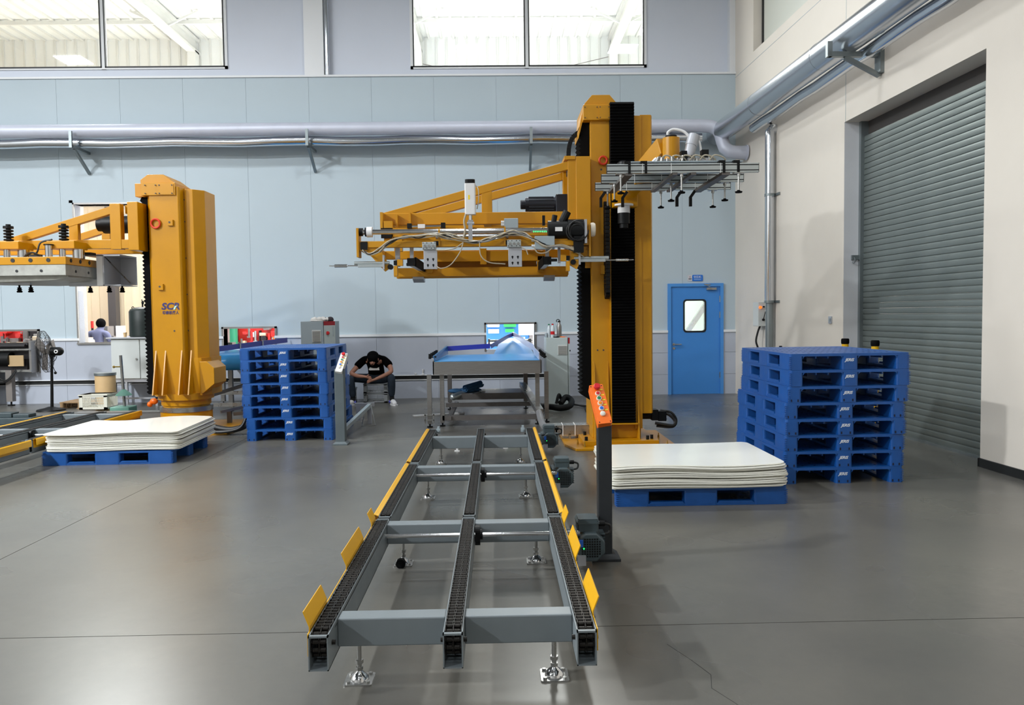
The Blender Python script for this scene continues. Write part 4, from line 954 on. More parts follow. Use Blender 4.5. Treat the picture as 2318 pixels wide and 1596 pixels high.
# servo at the base of the column
sv = put('base_servo', B().box(1.84, 1.92, 9.35, 9.5, 0.27, 0.40).box(1.92, 2.02, 9.36, 9.48, 0.26, 0.38).cyl((1.70, 9.42, 0.33), (1.86, 9.42, 0.33), 0.05, 12), 'black_motor', R1, bevel=0.006)
put('servo_cables', B().tube(spline([(1.98, 9.4, 0.36), (2.06, 9.38, 0.33), (2.12, 9.36, 0.26), (2.10, 9.34, 0.21), (2.0, 9.34, 0.22), (1.88, 9.36, 0.24)]), 0.018, 8).tube(spline([(1.96, 9.44, 0.38), (2.08, 9.4, 0.36), (2.14, 9.38, 0.27), (2.09, 9.36, 0.19), (1.9, 9.38, 0.2)]), 0.015, 8), 'cable_black', sv, smooth=True)

# ================================================================== LEFT ROBOT
R2 = thing('column_robot', 'left yellow column robot on a round base with a perforated press head', 'robot', (-4.42, 11.25, 0))
put('floor_plate', B().prism(rrect(-5.0, -3.62, 10.55, 11.95, 0.05, 3), 'z', 0, 0.03), 'yellow_lit', R2)
put('base_drum', B().cyl((-4.42, 11.2, 0.03), (-4.42, 11.2, 0.27), 0.345, 40), 'yellow_lit', R2, smooth=True)
put('bearing_ring', B().cyl((-4.42, 11.2, 0.27), (-4.42, 11.2, 0.335), 0.355, 40), 'steel', R2, smooth=True)
put('turntable', B().cyl((-4.42, 11.2, 0.335), (-4.42, 11.2, 0.36), 0.31, 40).cyl((-4.42, 11.2, 0.36), (-4.42, 11.2, 0.44), 0.33, 40).cyl((-4.42, 11.2, 0.44), (-4.42, 11.2, 0.53), 0.37, 40), 'yellow_lit', R2, smooth=True)
cp = [(-4.76, 10.95), (-4.70, 10.86), (-4.315, 10.86), (-4.295, 10.88), (-4.29, 11.0), (-4.27, 11.0), (-4.27, 11.55), (-4.76, 11.55)]
put('column', B().prism(cp, 'z', 0.50, 3.36), 'yellow_lit', R2, bevel=0.006)
put('rear_cover', B().prism([(-4.27, 10.98), (-4.16, 10.98), (-4.04, 11.1), (-4.04, 11.5), (-4.27, 11.55)], 'z', 1.0, 3.34), 'yellow_lit', R2, bevel=0.005)
put('cover_screws', B().cyl((-4.285, 10.994, 3.2), (-4.285, 10.999, 3.2), 0.01, 8).cyl((-4.285, 10.994, 2.9), (-4.285, 10.999, 2.9), 0.01, 8).cyl((-4.285, 10.994, 2.4), (-4.285, 10.999, 2.4), 0.01, 8).cyl((-4.285, 10.994, 1.9), (-4.285, 10.999, 1.9), 0.01, 8).cyl((-4.285, 10.994, 1.4), (-4.285, 10.999, 1.4), 0.01, 8), 'hall_dark', R2, stuff=True)
put('column_lower', B().prism([(-4.27, 10.98), (-4.10, 10.96), (-4.02, 11.1), (-4.02, 11.5), (-4.27, 11.55)], 'z', 0.50, 1.02), 'yellow_lit', R2)
put('gear_cover', B().prism([(-4.12, 0.53), (-4.08, 0.53), (-3.92, 0.66), (-3.92, 0.88), (-4.02, 0.97), (-4.12, 0.97)], 'y', 10.92, 11.4), 'yellow_lit', R2, bevel=0.006)
rb = B()
for x in (-4.68, -4.55, -4.33, -4.20): rb.prism([(10.70, 0.53), (10.86, 0.53), (10.86, 1.13)], 'x', x-0.008, x+0.008)
put('column_rib', rb, 'yellow_lit', R2, split=True)
put('column_rear', B().prism([(-4.76, 11.5), (-4.27, 11.5), (-4.27, 11.62), (-4.76, 11.62)], 'z', 0.53, 3.3), 'yellow_lit', R2)
hb = put('head_box', B().box(-4.80, -4.34, 10.84, 11.55, 3.24, 3.41).box(-4.93, -4.76, 10.95, 11.5, 3.24, 3.42), 'yellow_lit', R2, bevel=0.005)
put('inspection_plate', B().box(-4.57, -4.36, 10.832, 10.84, 3.25, 3.39), 'yellow_lit', hb)
sc = B()
for x in (-4.74, -4.6, -4.55, -4.38):
    for z in (3.265, 3.375): sc.cyl((x, 10.825, z), (x, 10.833, z), 0.009, 8)
put('plate_screws', sc, 'hall_dark', hb, stuff=True)
put('top_cap', B().prism([(-4.83, 3.41), (-4.36, 3.41), (-4.52, 3.53), (-4.73, 3.53), (-4.83, 3.46)], 'y', 10.9, 11.5), 'yellow_lit', R2, bevel=0.004)
put('side_bellows', bellows(B(), -4.89, -4.75, 11.0, 11.4, 0.52, 3.25, 0.055, 0.03, 'x'), 'black_bellows', R2)
put('lifting_eye', B().tube(arc((-4.62, 10.84, 2.86), 0.06, 0, 360, 18, 'y'), 0.014, 8), 'red_ring', R2, smooth=True)
for x, z in ((-4.42, 2.87), (-4.58, 2.0)):
    b_ = put('stop_block', B().box(x-0.035, x+0.035, 10.83, 10.86, z-0.04, z+0.04), 'yellow_lit', R2); put('block_hole', B().cyl((x-0.008, 10.826, z+0.005), (x-0.008, 10.831, z+0.005), 0.013, 10), 'hall_dark', b_)
put('column_hole', B().cyl((-4.42, 10.856, 1.4), (-4.42, 10.861, 1.4), 0.012, 10), 'hall_dark', R2)
lg = text_mesh('logo_lettering', 'SCR', 0.125, 'logo_navy', R2, (-4.585, 10.857, 1.69), (1, 0, 0), (0, 0, 1), width=0.25, shear=0.18, bold=0.004)
put('logo_accent', B().prism([(-4.425, 1.692), (-4.40, 1.692), (-4.385, 1.73), (-4.36, 1.742), (-4.40, 1.742)], 'y', 10.853, 10.8575), 'logo_mint', R2)
text_mesh('logo_characters', '华南机器人', 0.05, 'logo_navy', R2, (-4.575, 10.857, 1.625), (1, 0, 0), (0, 0, 1), width=0.225, bold=0.0012)
# carriage and boom reaching to the left
put('carriage', B().box(-4.94, -4.80, 10.72, 11.74, 2.495, 3.14).box(-4.82, -4.76, 11.0, 11.5, 2.5, 3.13), 'yellow_lit', R2, bevel=0.006)
b2 = put('boom', B().box(-7.6, -4.94, 10.74, 10.84, 2.52, 2.64).box(-7.6, -4.95, 11.62, 11.72, 2.52, 2.64), 'yellow_lit', R2, bevel=0.005)
for y in (10.79, 11.67):
    put('top_chord', B().beam((-6.55, y, 2.62), (-5.1, y, 3.06), 0.084, 0.10), 'yellow_lit', b2, bevel=0.005)
    put('post', B().box(-5.74, -5.62, y-0.038, y+0.038, 2.62, 2.88), 'yellow_lit', b2, bevel=0.004)
    put('end_post', B().box(-5.18, -5.04, y-0.056, y+0.056, 2.51, 3.12), 'yellow_lit', b2, bevel=0.004)
put('cross_tie', B().box(-5.03, -4.94, 10.86, 11.6, 3.0, 3.115).box(-5.03, -4.94, 10.86, 11.6, 2.53, 2.6), 'yellow_lit', b2, split=True)
put('boom_motor', B().cyl((-5.48, 11.2, 2.90), (-5.0, 11.2, 2.90), 0.13, 18).cyl((-5.56, 11.2, 2.90), (-5.46, 11.2, 2.90), 0.10, 16), 'black_motor', R2, smooth=True)
# press head
hdp = put('press_plate', B().box(-7.4, -5.50, 10.2, 11.75, 2.28, 2.378), 'yellow_lit', R2, bevel=0.004)
hl = B()
for k in range(7): hl.cyl((-5.72-0.225*k, 10.195, 2.335), (-5.72-0.225*k, 10.201, 2.335), 0.026, 14)
for k in range(6): hl.cyl((-5.499, 10.32+0.23*k, 2.335), (-5.494, 10.32+0.23*k, 2.335), 0.026, 14)
put('weight_holes', hl, 'gasket', hdp, stuff=True)
ml = put('mould_block', B().box(-7.4, -5.51, 10.21, 11.72, 2.14, 2.28), 'cast_steel', R2, bevel=0.004)
hl = B()
for k in range(5): hl.cyl((-5.82-0.31*k, 10.206, 2.2), (-5.82-0.31*k, 10.211, 2.2), 0.018, 12)
for k in range(4): hl.cyl((-5.509, 10.45+0.32*k, 2.2), (-5.505, 10.45+0.32*k, 2.2), 0.018, 12)
put('bolt_holes', hl, 'gasket', ml, stuff=True)
put('membrane', B().prism([(-7.4, 2.14), (-7.4, 2.09), (-6.4, 2.065), (-5.7, 2.085), (-5.53, 2.12), (-5.53, 2.14)], 'y', 10.3, 11.68), 'cast_steel', ml)
for x in (-6.42, -5.70):
    pl = put('spring_bracket', B().box(x-0.16, x+0.2, 10.42, 10.76, 2.50, 2.60), 'yellow_lit', R2, bevel=0.006)
    put('guide_post', B().cyl((x-0.12, 10.4, 2.378), (x-0.12, 10.4, 2.54), 0.045, 16).cyl((x+0.0, 10.5, 2.378), (x+0.0, 10.5, 2.5), 0.04, 16).cyl((x+0.16, 10.6, 2.378), (x+0.16, 10.6, 2.5), 0.075, 18), 'chrome', pl, smooth=True, split=True)
    put('post_cap', B().cyl((x-0.12, 10.4, 2.54), (x-0.12, 10.4, 2.555), 0.06, 16), 'black_plastic', pl)
    s_ = B()
    for k in range(4): s_.tube(arc((x, 10.55, 2.63+0.04*k), 0.05, 0, 360, 14, 'z'), 0.012, 6)
    s_.cyl((x, 10.55, 2.60), (x, 10.55, 2.80), 0.03, 12).cyl((x, 10.55, 2.78), (x, 10.55, 2.81), 0.062, 16).cyl((x, 10.55, 2.81), (x, 10.55, 2.835), 0.03, 12)
    put('spring', s_, 'black_plastic', pl, smooth=True)
put('rear_spring', B().cyl((-5.6, 11.8, 2.62), (-5.6, 11.8, 2.70), 0.045, 12).cyl((-5.6, 11.8, 2.70), (-5.6, 11.8, 2.74), 0.07, 14), 'black_plastic', R2)
put('air_lines', B().tube(spline([(-6.1, 10.5, 2.40), (-6.0, 10.45, 2.46), (-5.95, 10.45, 2.58), (-5.8, 10.45, 2.62)]), 0.012, 6).tube(spline([(-6.2, 10.5, 2.4), (-6.05, 10.42, 2.45), (-5.95, 10.45, 2.40)]), 0.014, 6).box(-6.1, -5.97, 10.44, 10.52, 2.38, 2.43), 'cable_black', R2, smooth=True)
# grey sheet-metal side tray with suction feet
tr = put('side_tray', B().box(-5.36, -5.34, 10.85, 11.35, 2.03, 2.44).box(-5.36, -5.12, 11.33, 11.35, 2.05, 2.43).box(-5.6, -5.12, 10.85, 11.35, 2.43, 2.45).box(-5.36, -5.12, 10.85, 11.35, 2.03, 2.04), 'alu_plain', R2)
put('tray_flange', B().box(-5.44, -5.36, 10.85, 10.87, 2.03, 2.44), 'label_white', tr)
put('tray_brace', B().beam((-5.33, 10.86, 2.42), (-5.2, 11.3, 2.08), 0.012, 0.012), 'steel', tr)
put('tray_arm', B().box(-5.9, -5.35, 11.0, 11.05, 2.03, 2.07).box(-7.4, -6.2, 10.6, 10.64, 2.04, 2.075), 'alu_plain', tr, split=True)
put('sensor_bar', B().box(-5.62, -5.44, 10.7, 10.85, 2.44, 2.47), 'black_plastic', tr)
for x, y in ((-5.62, 11.02), (-5.36, 11.02), (-5.22, 11.1), (-6.35, 10.62), (-6.2, 10.62)):
    put('suction_foot', B().lathe([(0.0, 0.1), (0.012, 0.1), (0.012, 0.07), (0.03, 0.065), (0.02, 0.05), (0.034, 0.04), (0.022, 0.03), (0.036, 0.015), (0.03, 0.0), (0.0, 0.0)], (x, y, 1.94), 14), 'black_rubber', tr, smooth=True)
S.location.z -= 0.032

# ================================================================== PALLETS
PW, PD, PH = 1.09, 1.39, 0.146
def pallet_proto():
    t = thing('plastic_pallet', 'x', 'pallet', (0, 0, 0))
    b = B()
    b.prism(rrect(0, PW, 0, PD, 0.03, 4), 'z', 0.122, PH)
    bx = ((0.0, 0.122), (0.478, 0.622), (0.968, PW)); by = ((0.0, 0.27), (0.565, 0.835), (1.12, PD))
    for x0, x1 in bx:
        for y0, y1 in by: b.prism(rrect(x0, x1, y0, y1, 0.022, 3), 'z', 0.0, 0.122)
        b.box(x0+0.004, x1-0.004, 0.03, PD-0.03, 0.0, 0.02)
    for x in (0.25, 0.36, 0.74, 0.85): b.box(x-0.006, x+0.006, 0.03, PD-0.03, 0.10, 0.122)
    # thickened opening rims (rounded top corners of the fork openings)
    r = b
    for y in (0.004, PD-0.004):
        for x0, x1 in ((0.122, 0.478), (0.622, 0.968)):
            for s_, xx in ((1, x0), (-1, x1)): r.prism([(xx, 0.123), (xx+s_*0.022, 0.123), (xx+s_*0.007, 0.116), (xx, 0.10)] if s_ > 0 else [(xx, 0.10), (xx-0.007, 0.116), (xx-0.022, 0.123), (xx, 0.123)], 'y', y-0.003, y+0.003)
    for x in (0.003, PW-0.003):
        for y0, y1 in ((0.27, 0.565), (0.835, 1.12)):
            r.prism([(y0, 0.018), (y1, 0.018), (y1-0.015, 0.034), (y0+0.015, 0.034)], 'x', x-0.002, x+0.03 if x < 0.1 else x+0.002)
    g = b
    for x in (-0.0015, PW-0.0015):
        for y in (-0.0015, PD-0.0015):
            for k in range(7): g.box(x-0.001 if x < 0.1 else x-0.026, x+0.03 if x < 0.1 else x+0.004, y-0.001 if y < 0.1 else y-0.026, y+0.03 if y < 0.1 else y+0.004, 0.012+0.017*k, 0.017+0.017*k)
    put('body', b, 'pallet_blue', t)
    d = B()
    for i in range(9):
        for j in range(11): d.cyl((0.10+0.111*i, 0.10+0.119*j, PH-0.0005), (0.10+0.111*i, 0.10+0.119*j, PH+0.0008), 0.012, 6)
    put('deck_studs', d, 'slot_shade_and_studs', t, stuff=True)
    text_mesh('maker_lettering', 'JERIS', 0.036, 'print_white', t, (0.497, -0.0012, 0.066), (1, 0, 0), (0, 0, 1), width=0.088, shear=0.35, bold=0.0008)
    sl = B()
    for x in (0.03, 0.09, 0.505, 0.585, 0.995, 1.05): sl.box(x-0.007, x+0.007, -0.001, 0.004, 0.008, 0.03)
    put('lug_slot_shade', sl, 'slot_shade_and_studs', t, stuff=True)  # navy boxes set proud, painting the shade inside the lug slots
    return t
proto = pallet_proto()
used_proto = [False]
def place_pallet(x, y, z, rot, label, group, slots=True, lettering=True):
    if not used_proto[0]: o = proto; used_proto[0] = True
    else: o = copy_tree(proto)
    for ch in list(o.children):
        if not slots and ch.name.startswith('lug_slot_shade') and o is not proto: bpy.data.objects.remove(ch, do_unlink=True)
        elif not lettering and ch.name.startswith('maker') and o is not proto: bpy.data.objects.remove(ch, do_unlink=True)
    o.location = (x, y, z); o.rotation_euler = (0, 0, rot); tag(o, label, 'pallet', group); return o
ORD = ('bottom', 'second', 'third', 'fourth', 'fifth', 'sixth', 'seventh', 'top')
random.seed(5)
for k in range(8):
    dx = (-0.012, -0.006, 0.0, 0.004, 0.0, 0.028, 0.04, 0.038)[k]
    pos = 'bottom' if k == 0 else ('topmost' if k == 7 else ORD[k]+' from the floor')
    place_pallet(2.575+dx, 6.98+random.uniform(-0.006, 0.006), k*(PH+0.0012), random.uniform(-0.006, 0.006),
                 f'blue plastic pallet, {pos}, in the stack by the roller shutter', 'pallets stacked by the roller shutter', slots=k <= 5)
for k in range(8):
    dx = (0.0, -0.004, -0.045, -0.055, -0.045, -0.06, -0.06, -0.068)[k]
    pos = 'bottom' if k == 0 else ('topmost' if k == 7 else ORD[k]+' from the floor')
    place_pallet(-3.19+dx, 9.97+random.uniform(-0.006, 0.006), k*(PH+0.0012), random.uniform(-0.008, 0.008),
                 f'blue plastic pallet, {pos}, in the stack beside the seated man', 'pallets stacked beside the seated man', slots=k in (0, 3, 6))
# pallets lying under the sheet stacks, long side to the camera
place_pallet(2.33, 6.26, 0, math.pi/2, 'single blue pallet carrying white sheets behind the black control post', 'pallets under the sheet stacks', slots=False, lettering=False)
place_pallet(-3.53, 8.52, 0, math.pi/2+0.02, 'single blue pallet carrying white sheets by the left conveyor', 'pallets under the sheet stacks', slots=False, lettering=False)

# ================================================================== SHEET STACKS
def sheet(name, cx, cy, w_, d_, z, th, rot, wave, label, group):
    nx, ny, rc = 30, 22, 0.07
    top, fs = [], []
    def clampr(u, v):
        # round the corners by pulling grid points inside
        hx, hy = w_/2, d_/2
        ax, ay = abs(u)-(hx-rc), abs(v)-(hy-rc)
        if ax > 0 and ay > 0:
            l = math.hypot(ax, ay); m_ = max(ax, ay)
            if l > 1e-9: k = m_/l; ax *= k; ay *= k
            u = math.copysign(hx-rc+ax, u); v = math.copysign(hy-rc+ay, v)
        return u, v
    for j in range(ny+1):
        for i in range(nx+1):
            u, v = clampr(-w_/2+w_*i/nx, -d_/2+d_*j/ny)
            x = cx+u*math.cos(rot)-v*math.sin(rot); y = cy+u*math.sin(rot)+v*math.cos(rot)
            top.append((x, y, z+wave(u/w_, v/d_)))
    N = len(top); vs = [(p[0], p[1], p[2]+th) for p in top]+top
    q = lambda i, j: j*(nx+1)+i
    for j in range(ny):
        for i in range(nx):
            fs.append((q(i, j), q(i+1, j), q(i+1, j+1), q(i, j+1))); fs.append((N+q(i, j), N+q(i, j+1), N+q(i+1, j+1), N+q(i+1, j)))
    ring = [q(i, 0) for i in range(nx+1)]+[q(nx, j) for j in range(1, ny+1)]+[q(i, ny) for i in range(nx-1, -1, -1)]+[q(0, j) for j in range(ny-1, 0, -1)]
    for k in range(len(ring)):
        a, b = ring[k], ring[(k+1) % len(ring)]; fs.append((N+a, N+b, b, a))
    o = put(name, B().add(vs, fs), 'sheet_white', smooth=True); tag(o, label, 'sheet', group); return o
def sheet_stack(cx, cy, w_, d_, n, pitch, where, group, wv, rot0, seed):
    random.seed(seed)
    for k in range(n):
        f = k/(n-1.0)
        lab = ('topmost' if k == n-1 else ('lowest' if k == 0 else None))
        nth = ('', 'second', 'third', 'fourth', 'fifth', 'sixth', 'seventh', 'eighth', 'ninth', 'tenth', 'eleventh', 'twelfth', 'thirteenth')
        label = f'{lab} glossy cream-white sheet on the pallet {where}' if lab else f'{nth[n-1-k]} cream-white sheet from the top of the pile {where}'
        sheet('plastic_sheet', cx+random.uniform(-0.02, 0.02), cy+random.uniform(-0.022, 0.022), w_, d_, PH+0.002+k*pitch, 0.0088, rot0+random.uniform(-0.008, 0.008),
              lambda u, v, f=f, k=k: wv(u, v)*(0.35+0.65*f)+0.0014*math.sin(7*u+k*2.4), label, group)
sheet_stack(1.605, 6.735, 1.43, 1.06, 14, 0.0128, 'behind the black control post', 'white sheets behind the black control post',
            lambda u, v: 0.016*math.cos(6.5*(u+0.28))*(0.5-v*0.5)+0.012*u+0.014, 0.0, 21)
sheet_stack(-4.205, 9.13, 1.43, 1.24, 14, 0.0128, 'by the left conveyor', 'white sheets by the left conveyor',
            lambda u, v: 0.024*math.sin(6.2*(u+0.05))*(0.6+0.5*v)+0.05*max(0, u-0.2)*(v+0.6)+0.02, 0.03, 22)

# ================================================================== CONTROL POSTS
def control_post(x, y, ztop, w_, boxm, postm, label, blen, bw, lean, turn):
    t = thing('control_post', label, 'control post', (x, y, 0), 'button posts')
    put('base', B().prism([(x-0.09, y-0.09), (x+0.09, y-0.09), (x+0.09, y+0.09), (x-0.09, y+0.09)], 'z', 0, 0.016).add(
        [(x-0.09, y-0.09, 0.016), (x+0.09, y-0.09, 0.016), (x+0.09, y+0.09, 0.016), (x-0.09, y+0.09, 0.016), (x-0.06, y-0.06, 0.04), (x+0.06, y-0.06, 0.04), (x+0.06, y+0.06, 0.04), (x-0.06, y+0.06, 0.04)],
        [(0, 1, 5, 4), (1, 2, 6, 5), (2, 3, 7, 6), (3, 0, 4, 7), (4, 5, 6, 7)]), postm, t)
    put('post', B().box(x-w_/2, x+w_/2, y-w_/2, y+w_/2, 0.03, ztop), postm, t, bevel=0.006)
    # tilted box: local frame u = across, v = up the slope, n = outward normal
    o = Vector((x, y-w_/2-0.03, ztop-0.03)); a = math.radians(lean)
    v = Vector((turn, math.cos(a)*0.9, math.sin(a))).normalized(); u = Vector((1, 0, 0)); u = (u-v*u.dot(v)).normalized(); n = u.cross(v)
    mt = Matrix((u, v, n)).transposed().to_4x4(); mt.translation = o
    bx = put('button_box', B().prism(rrect(-bw/2, bw/2, 0, blen, 0.008, 3), 'z', -0.06, 0.0).xform(mt), boxm, t)
    put('box_back', B().prism(rrect(-bw/2+0.004, bw/2-0.004, 0.004, blen-0.004, 0.008, 3), 'z', -0.085, -0.06).xform(mt), 'black_plastic' if boxm == 'orange' else boxm, bx)
    k = blen/0.30
    specs = [('btn_red', 0.268, 0.022, True), ('btn_red', 0.226, 0.017, False), ('btn_green', 0.188, 0.017, False), ('btn_amber', 0.150, 0.017, False), ('btn_blue', 0.110, 0.017, False), ('btn_white', 0.070, 0.017, False)]
    for m, vv, r, big in specs:
        vv *= k
        if big: put('emergency_button', B().lathe([(0.012, 0), (0.012, 0.018), (r, 0.02), (r, 0.032), (r*0.8, 0.037), (0, 0.037)], (0, vv, 0), 18).xform(mt), m, bx, smooth=True)
        else:
            bt = put('push_button', B().lathe([(r*0.72, 0.0), (r*0.72, 0.013), (r*0.5, 0.014), (0, 0.014)], (-0.002, vv, 0), 16).xform(mt), m, bx, smooth=True)
            put('button_ring', B().lathe([(r, 0), (r, 0.010), (r*0.75, 0.012), (r*0.74, 0.0)], (-0.002, vv, 0), 16).xform(mt), 'ring_cream', bt, smooth=True)
        if m != 'btn_white': put('name_tag', B().box(bw/2-0.028, bw/2-0.008, vv-0.016, vv-0.006, 0, 0.0012).xform(mt), 'tag_yellow', bx)
    sc_ = B()
    for uu in (-bw/2+0.01, bw/2-0.01):
        for vv in (0.012, blen-0.012): sc_.cyl((uu, vv, 0), (uu, vv, 0.002), 0.004, 8)
    put('box_screws', sc_.xform(mt), 'gasket', bx)
    return t
control_post(0.668, 4.95, 0.905, 0.088, 'orange', 'post_dark', 'dark control post with an orange button box in the foreground', 0.30, 0.09, 46, -0.11)
control_post(-1.93, 9.62, 0.93, 0.115, 'box_white', 'post_grey', 'grey control post with a white button box in front of the left pallets', 0.28, 0.085, 48, 0.16)

# ================================================================== BELT CONVEYORS
T = thing('belt_conveyor', 'stainless table conveyor with a blue belt feeding from the wall slot', 'conveyor', (-0.15, 12.0, 0))
ZB = 0.925
put('belt', B().box(-0.88, 0.59, 10.98, 12.75, ZB-0.012, ZB), 'belt_blue', T)
put('infeed_belt', B().add([(-0.06, 12.75, ZB-0.01), (0.59, 12.75, ZB-0.01), (0.52, 15.4, ZB+0.17), (0.08, 15.4, ZB+0.17), (-0.06, 12.75, ZB), (0.59, 12.75, ZB), (0.52, 15.4, ZB+0.18), (0.08, 15.4, ZB+0.18)],
    [(0, 3, 2, 1), (4, 5, 6, 7), (0, 1, 5, 4), (1, 2, 6, 5), (2, 3, 7, 6), (3, 0, 4, 7)]), 'belt_blue', T)
put('front_skirt', B().box(-0.905, 0.61, 10.955, 10.98, 0.735, 0.918), 'stainless', T)
put('side_skirt', B().box(-0.905, -0.89, 10.955, 12.77, 0.74, ZB+0.005).box(0.60, 0.615, 10.955, 13.0, 0.74, ZB+0.005), 'stainless', T)
put('rear_skirt', B().box(-0.905, 0.61, 12.76, 12.775, 0.74, ZB-0.01), 'stainless', T)
put('side_guide', B().add([(-0.885, 11.0, ZB+0.005), (-0.865, 11.0, ZB+0.005), (-0.79, 12.62, ZB+0.02), (-0.81, 12.62, ZB+0.02), (-0.905, 11.0, ZB+0.07), (-0.895, 11.0, ZB+0.07), (-0.80, 12.62, ZB+0.15), (-0.82, 12.62, ZB+0.15)],
    [(0, 3, 2, 1), (4, 5, 6, 7), (0, 1, 5, 4), (1, 2, 6, 5), (2, 3, 7, 6), (3, 0, 4, 7)]), 'belt_dark', T)
put('rear_guide', B().beam((-0.81, 12.62, ZB+0.105), (-0.12, 12.72, ZB+0.135), 0.012, 0.075), 'guide_blue', T)
put('infeed_guide', B().beam((-0.10, 12.74, ZB+0.13), (0.20, 14.6, ZB+0.235), 0.012, 0.07), 'guide_purple', T)
put('infeed_guide', B().beam((0.20, 14.6, ZB+0.235), (0.30, 15.1, ZB+0.26), 0.012, 0.07), 'guide_blue', T)
wg = B(); pts_ = [(0.585, 11.0, ZB+0.05), (0.56, 11.9, ZB+0.085), (0.575, 12.6, ZB+0.11), (0.47, 13.4, ZB+0.16), (0.40, 14.3, ZB+0.21), (0.30, 15.05, ZB+0.26)]
for i in range(5): wg.beam(pts_[i], pts_[i+1], 0.012, 0.10)
put('white_guide', wg, 'guide_white', T)
cl = B()
for k in range(5):
    y = 11.05+0.3*k; cl.cyl((-0.97, y, ZB+0.05), (-0.86, y, ZB+0.06), 0.012, 8).cyl((-0.95, y, ZB+0.03), (-0.95, y, ZB+0.10), 0.02, 8).cyl((0.62, y, ZB+0.05), (0.69, y, ZB+0.04), 0.012, 8).cyl((0.66, y, ZB+0.02), (0.66, y, ZB+0.09), 0.018, 8)
put('guide_clamps', cl, 'black_plastic', T)
for (x, y) in ((-0.96, 10.95), (-0.79, 11.05), (0.56, 11.1), (0.70, 11.3), (-0.80, 13.0), (0.46, 13.0)):
    if y < 12: lg_ = put('leg', B().box(x-0.03, x+0.03, y, y+0.06, 0.05, 0.74), 'stainless', T)
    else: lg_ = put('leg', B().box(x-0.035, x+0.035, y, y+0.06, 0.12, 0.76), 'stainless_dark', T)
    put('leveling_foot', B().cyl((x, y+0.03, 0.0), (x, y+0.03, 0.14), 0.012, 8).cyl((x, y+0.03, 0.0), (x, y+0.03, 0.015), 0.04, 12), 'black_plastic', lg_)
put('clamp_frame', B().box(-1.03, -0.89, 10.92, 10.95, 0.10, 0.115).box(-1.03, -0.89, 10.92, 10.95, 0.17, 0.185).box(-1.03, -1.015, 10.92, 10.95, 0.05, 0.2).box(-0.91, -0.895, 10.92, 10.95, 0.05, 0.2), 'steel', T)
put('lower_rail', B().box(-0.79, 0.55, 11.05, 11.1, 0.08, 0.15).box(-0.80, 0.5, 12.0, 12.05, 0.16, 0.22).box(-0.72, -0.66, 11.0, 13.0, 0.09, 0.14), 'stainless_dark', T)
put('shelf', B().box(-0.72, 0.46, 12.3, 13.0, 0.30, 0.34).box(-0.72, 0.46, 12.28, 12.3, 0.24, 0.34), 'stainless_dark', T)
put('drive_cover', B().box(-0.8, 0.46, 12.7, 13.1, 0.66, 0.75), 'machine_dark', T)
put('crank_tube', B().cyl((-0.70, 12.2, 0.29), (-0.45, 12.5, 0.36), 0.05, 16).ball((-0.70, 12.2, 0.29), 0.05), 'alu', T, smooth=True)
# cable tray rising to the conveyor with foil hose
o = thing('cable_duct', 'slotted steel cable trunk slanting under the blue belt table', 'cable tray', (0.5, 11.5, 0.1))
put('trunk_body', B().beam((0.40, 12.8, 0.42), (0.58, 10.95, 0.20), 0.10, 0.06), 'stainless', o)
put('trunk_cover', B().beam((0.40, 12.8, 0.455), (0.58, 10.95, 0.235), 0.105, 0.008), 'steel', o)
tag(put('foil_hose', B().tube(spline([(0.57, 11.0, 0.2), (0.58, 10.6, 0.12), (0.60, 10.2, 0.10), (0.66, 9.85, 0.14), (0.72, 9.65, 0.15)]), 0.045, 12), 'hose_silver', smooth=True), 'silver foil wrapped hose running from the slanted trunk to the robot tray', 'hose')
t = thing('floor_tray', 'low steel cable tray on the floor leading to the tall robot base', 'cable tray', (0.9, 9.6, 0))
put('tray_side', B().box(0.66, 1.12, 9.58, 9.6, 0.08, 0.19).box(0.66, 1.12, 9.78, 9.8, 0.08, 0.19), 'steel', t)
put('tray_lid', B().box(0.66, 1.12, 9.58, 9.8, 0.188, 0.196), 'steel', t)
put('tray_foot', B().box(0.86, 0.89, 9.58, 9.62, 0, 0.09).box(0.70, 0.72, 9.58, 9.6, 0, 0.19), 'steel', t)
put('cable_tie', B().tube([(0.79, 9.575, 0.07), (0.79, 9.575, 0.2), (0.79, 9.8, 0.2)], 0.005, 6).tube([(0.94, 9.575, 0.07), (0.94, 9.575, 0.2), (0.94, 9.8, 0.2)], 0.005, 6), 'label_white', t)
# roll of blue cloth under the table
t = thing('cloth_roll', 'rolled blue cloth lying under the blue belt table', 'cloth', (-0.5, 12.4, 0.34))
sp = [(0.006+0.0045*a, a) for a in [0.5*k for k in range(26)]]
b_ = B()
for i in range(len(sp)-1):
    (r0, a0), (r1, a1) = sp[i], sp[i+1]; c = Vector((-0.52, 12.3, 0.42)); e = Vector((-0.27, 12.55, 0.47))
    ax = (e-c).normalized(); s1 = ax.cross(Vector((0, 0, 1))).normalized(); s2 = s1.cross(ax)
    p0 = (s1*math.cos(a0)+s2*math.sin(a0))*r0; p1 = (s1*math.cos(a1)+s2*math.sin(a1))*r1; k0 = 1+0.006/max(r0, .01); k1 = 1+0.006/max(r1, .01)
    b_.add([c+p0, c+p1, e+p1, e+p0, c+p0*k0, c+p1*k1, e+p1*k1, e+p0*k0], [(0, 3, 2, 1), (4, 5, 6, 7), (0, 1, 5, 4), (1, 2, 6, 5), (2, 3, 7, 6), (3, 0, 4, 7)])
put('rolled_cloth', b_, 'cloth_blue', t)
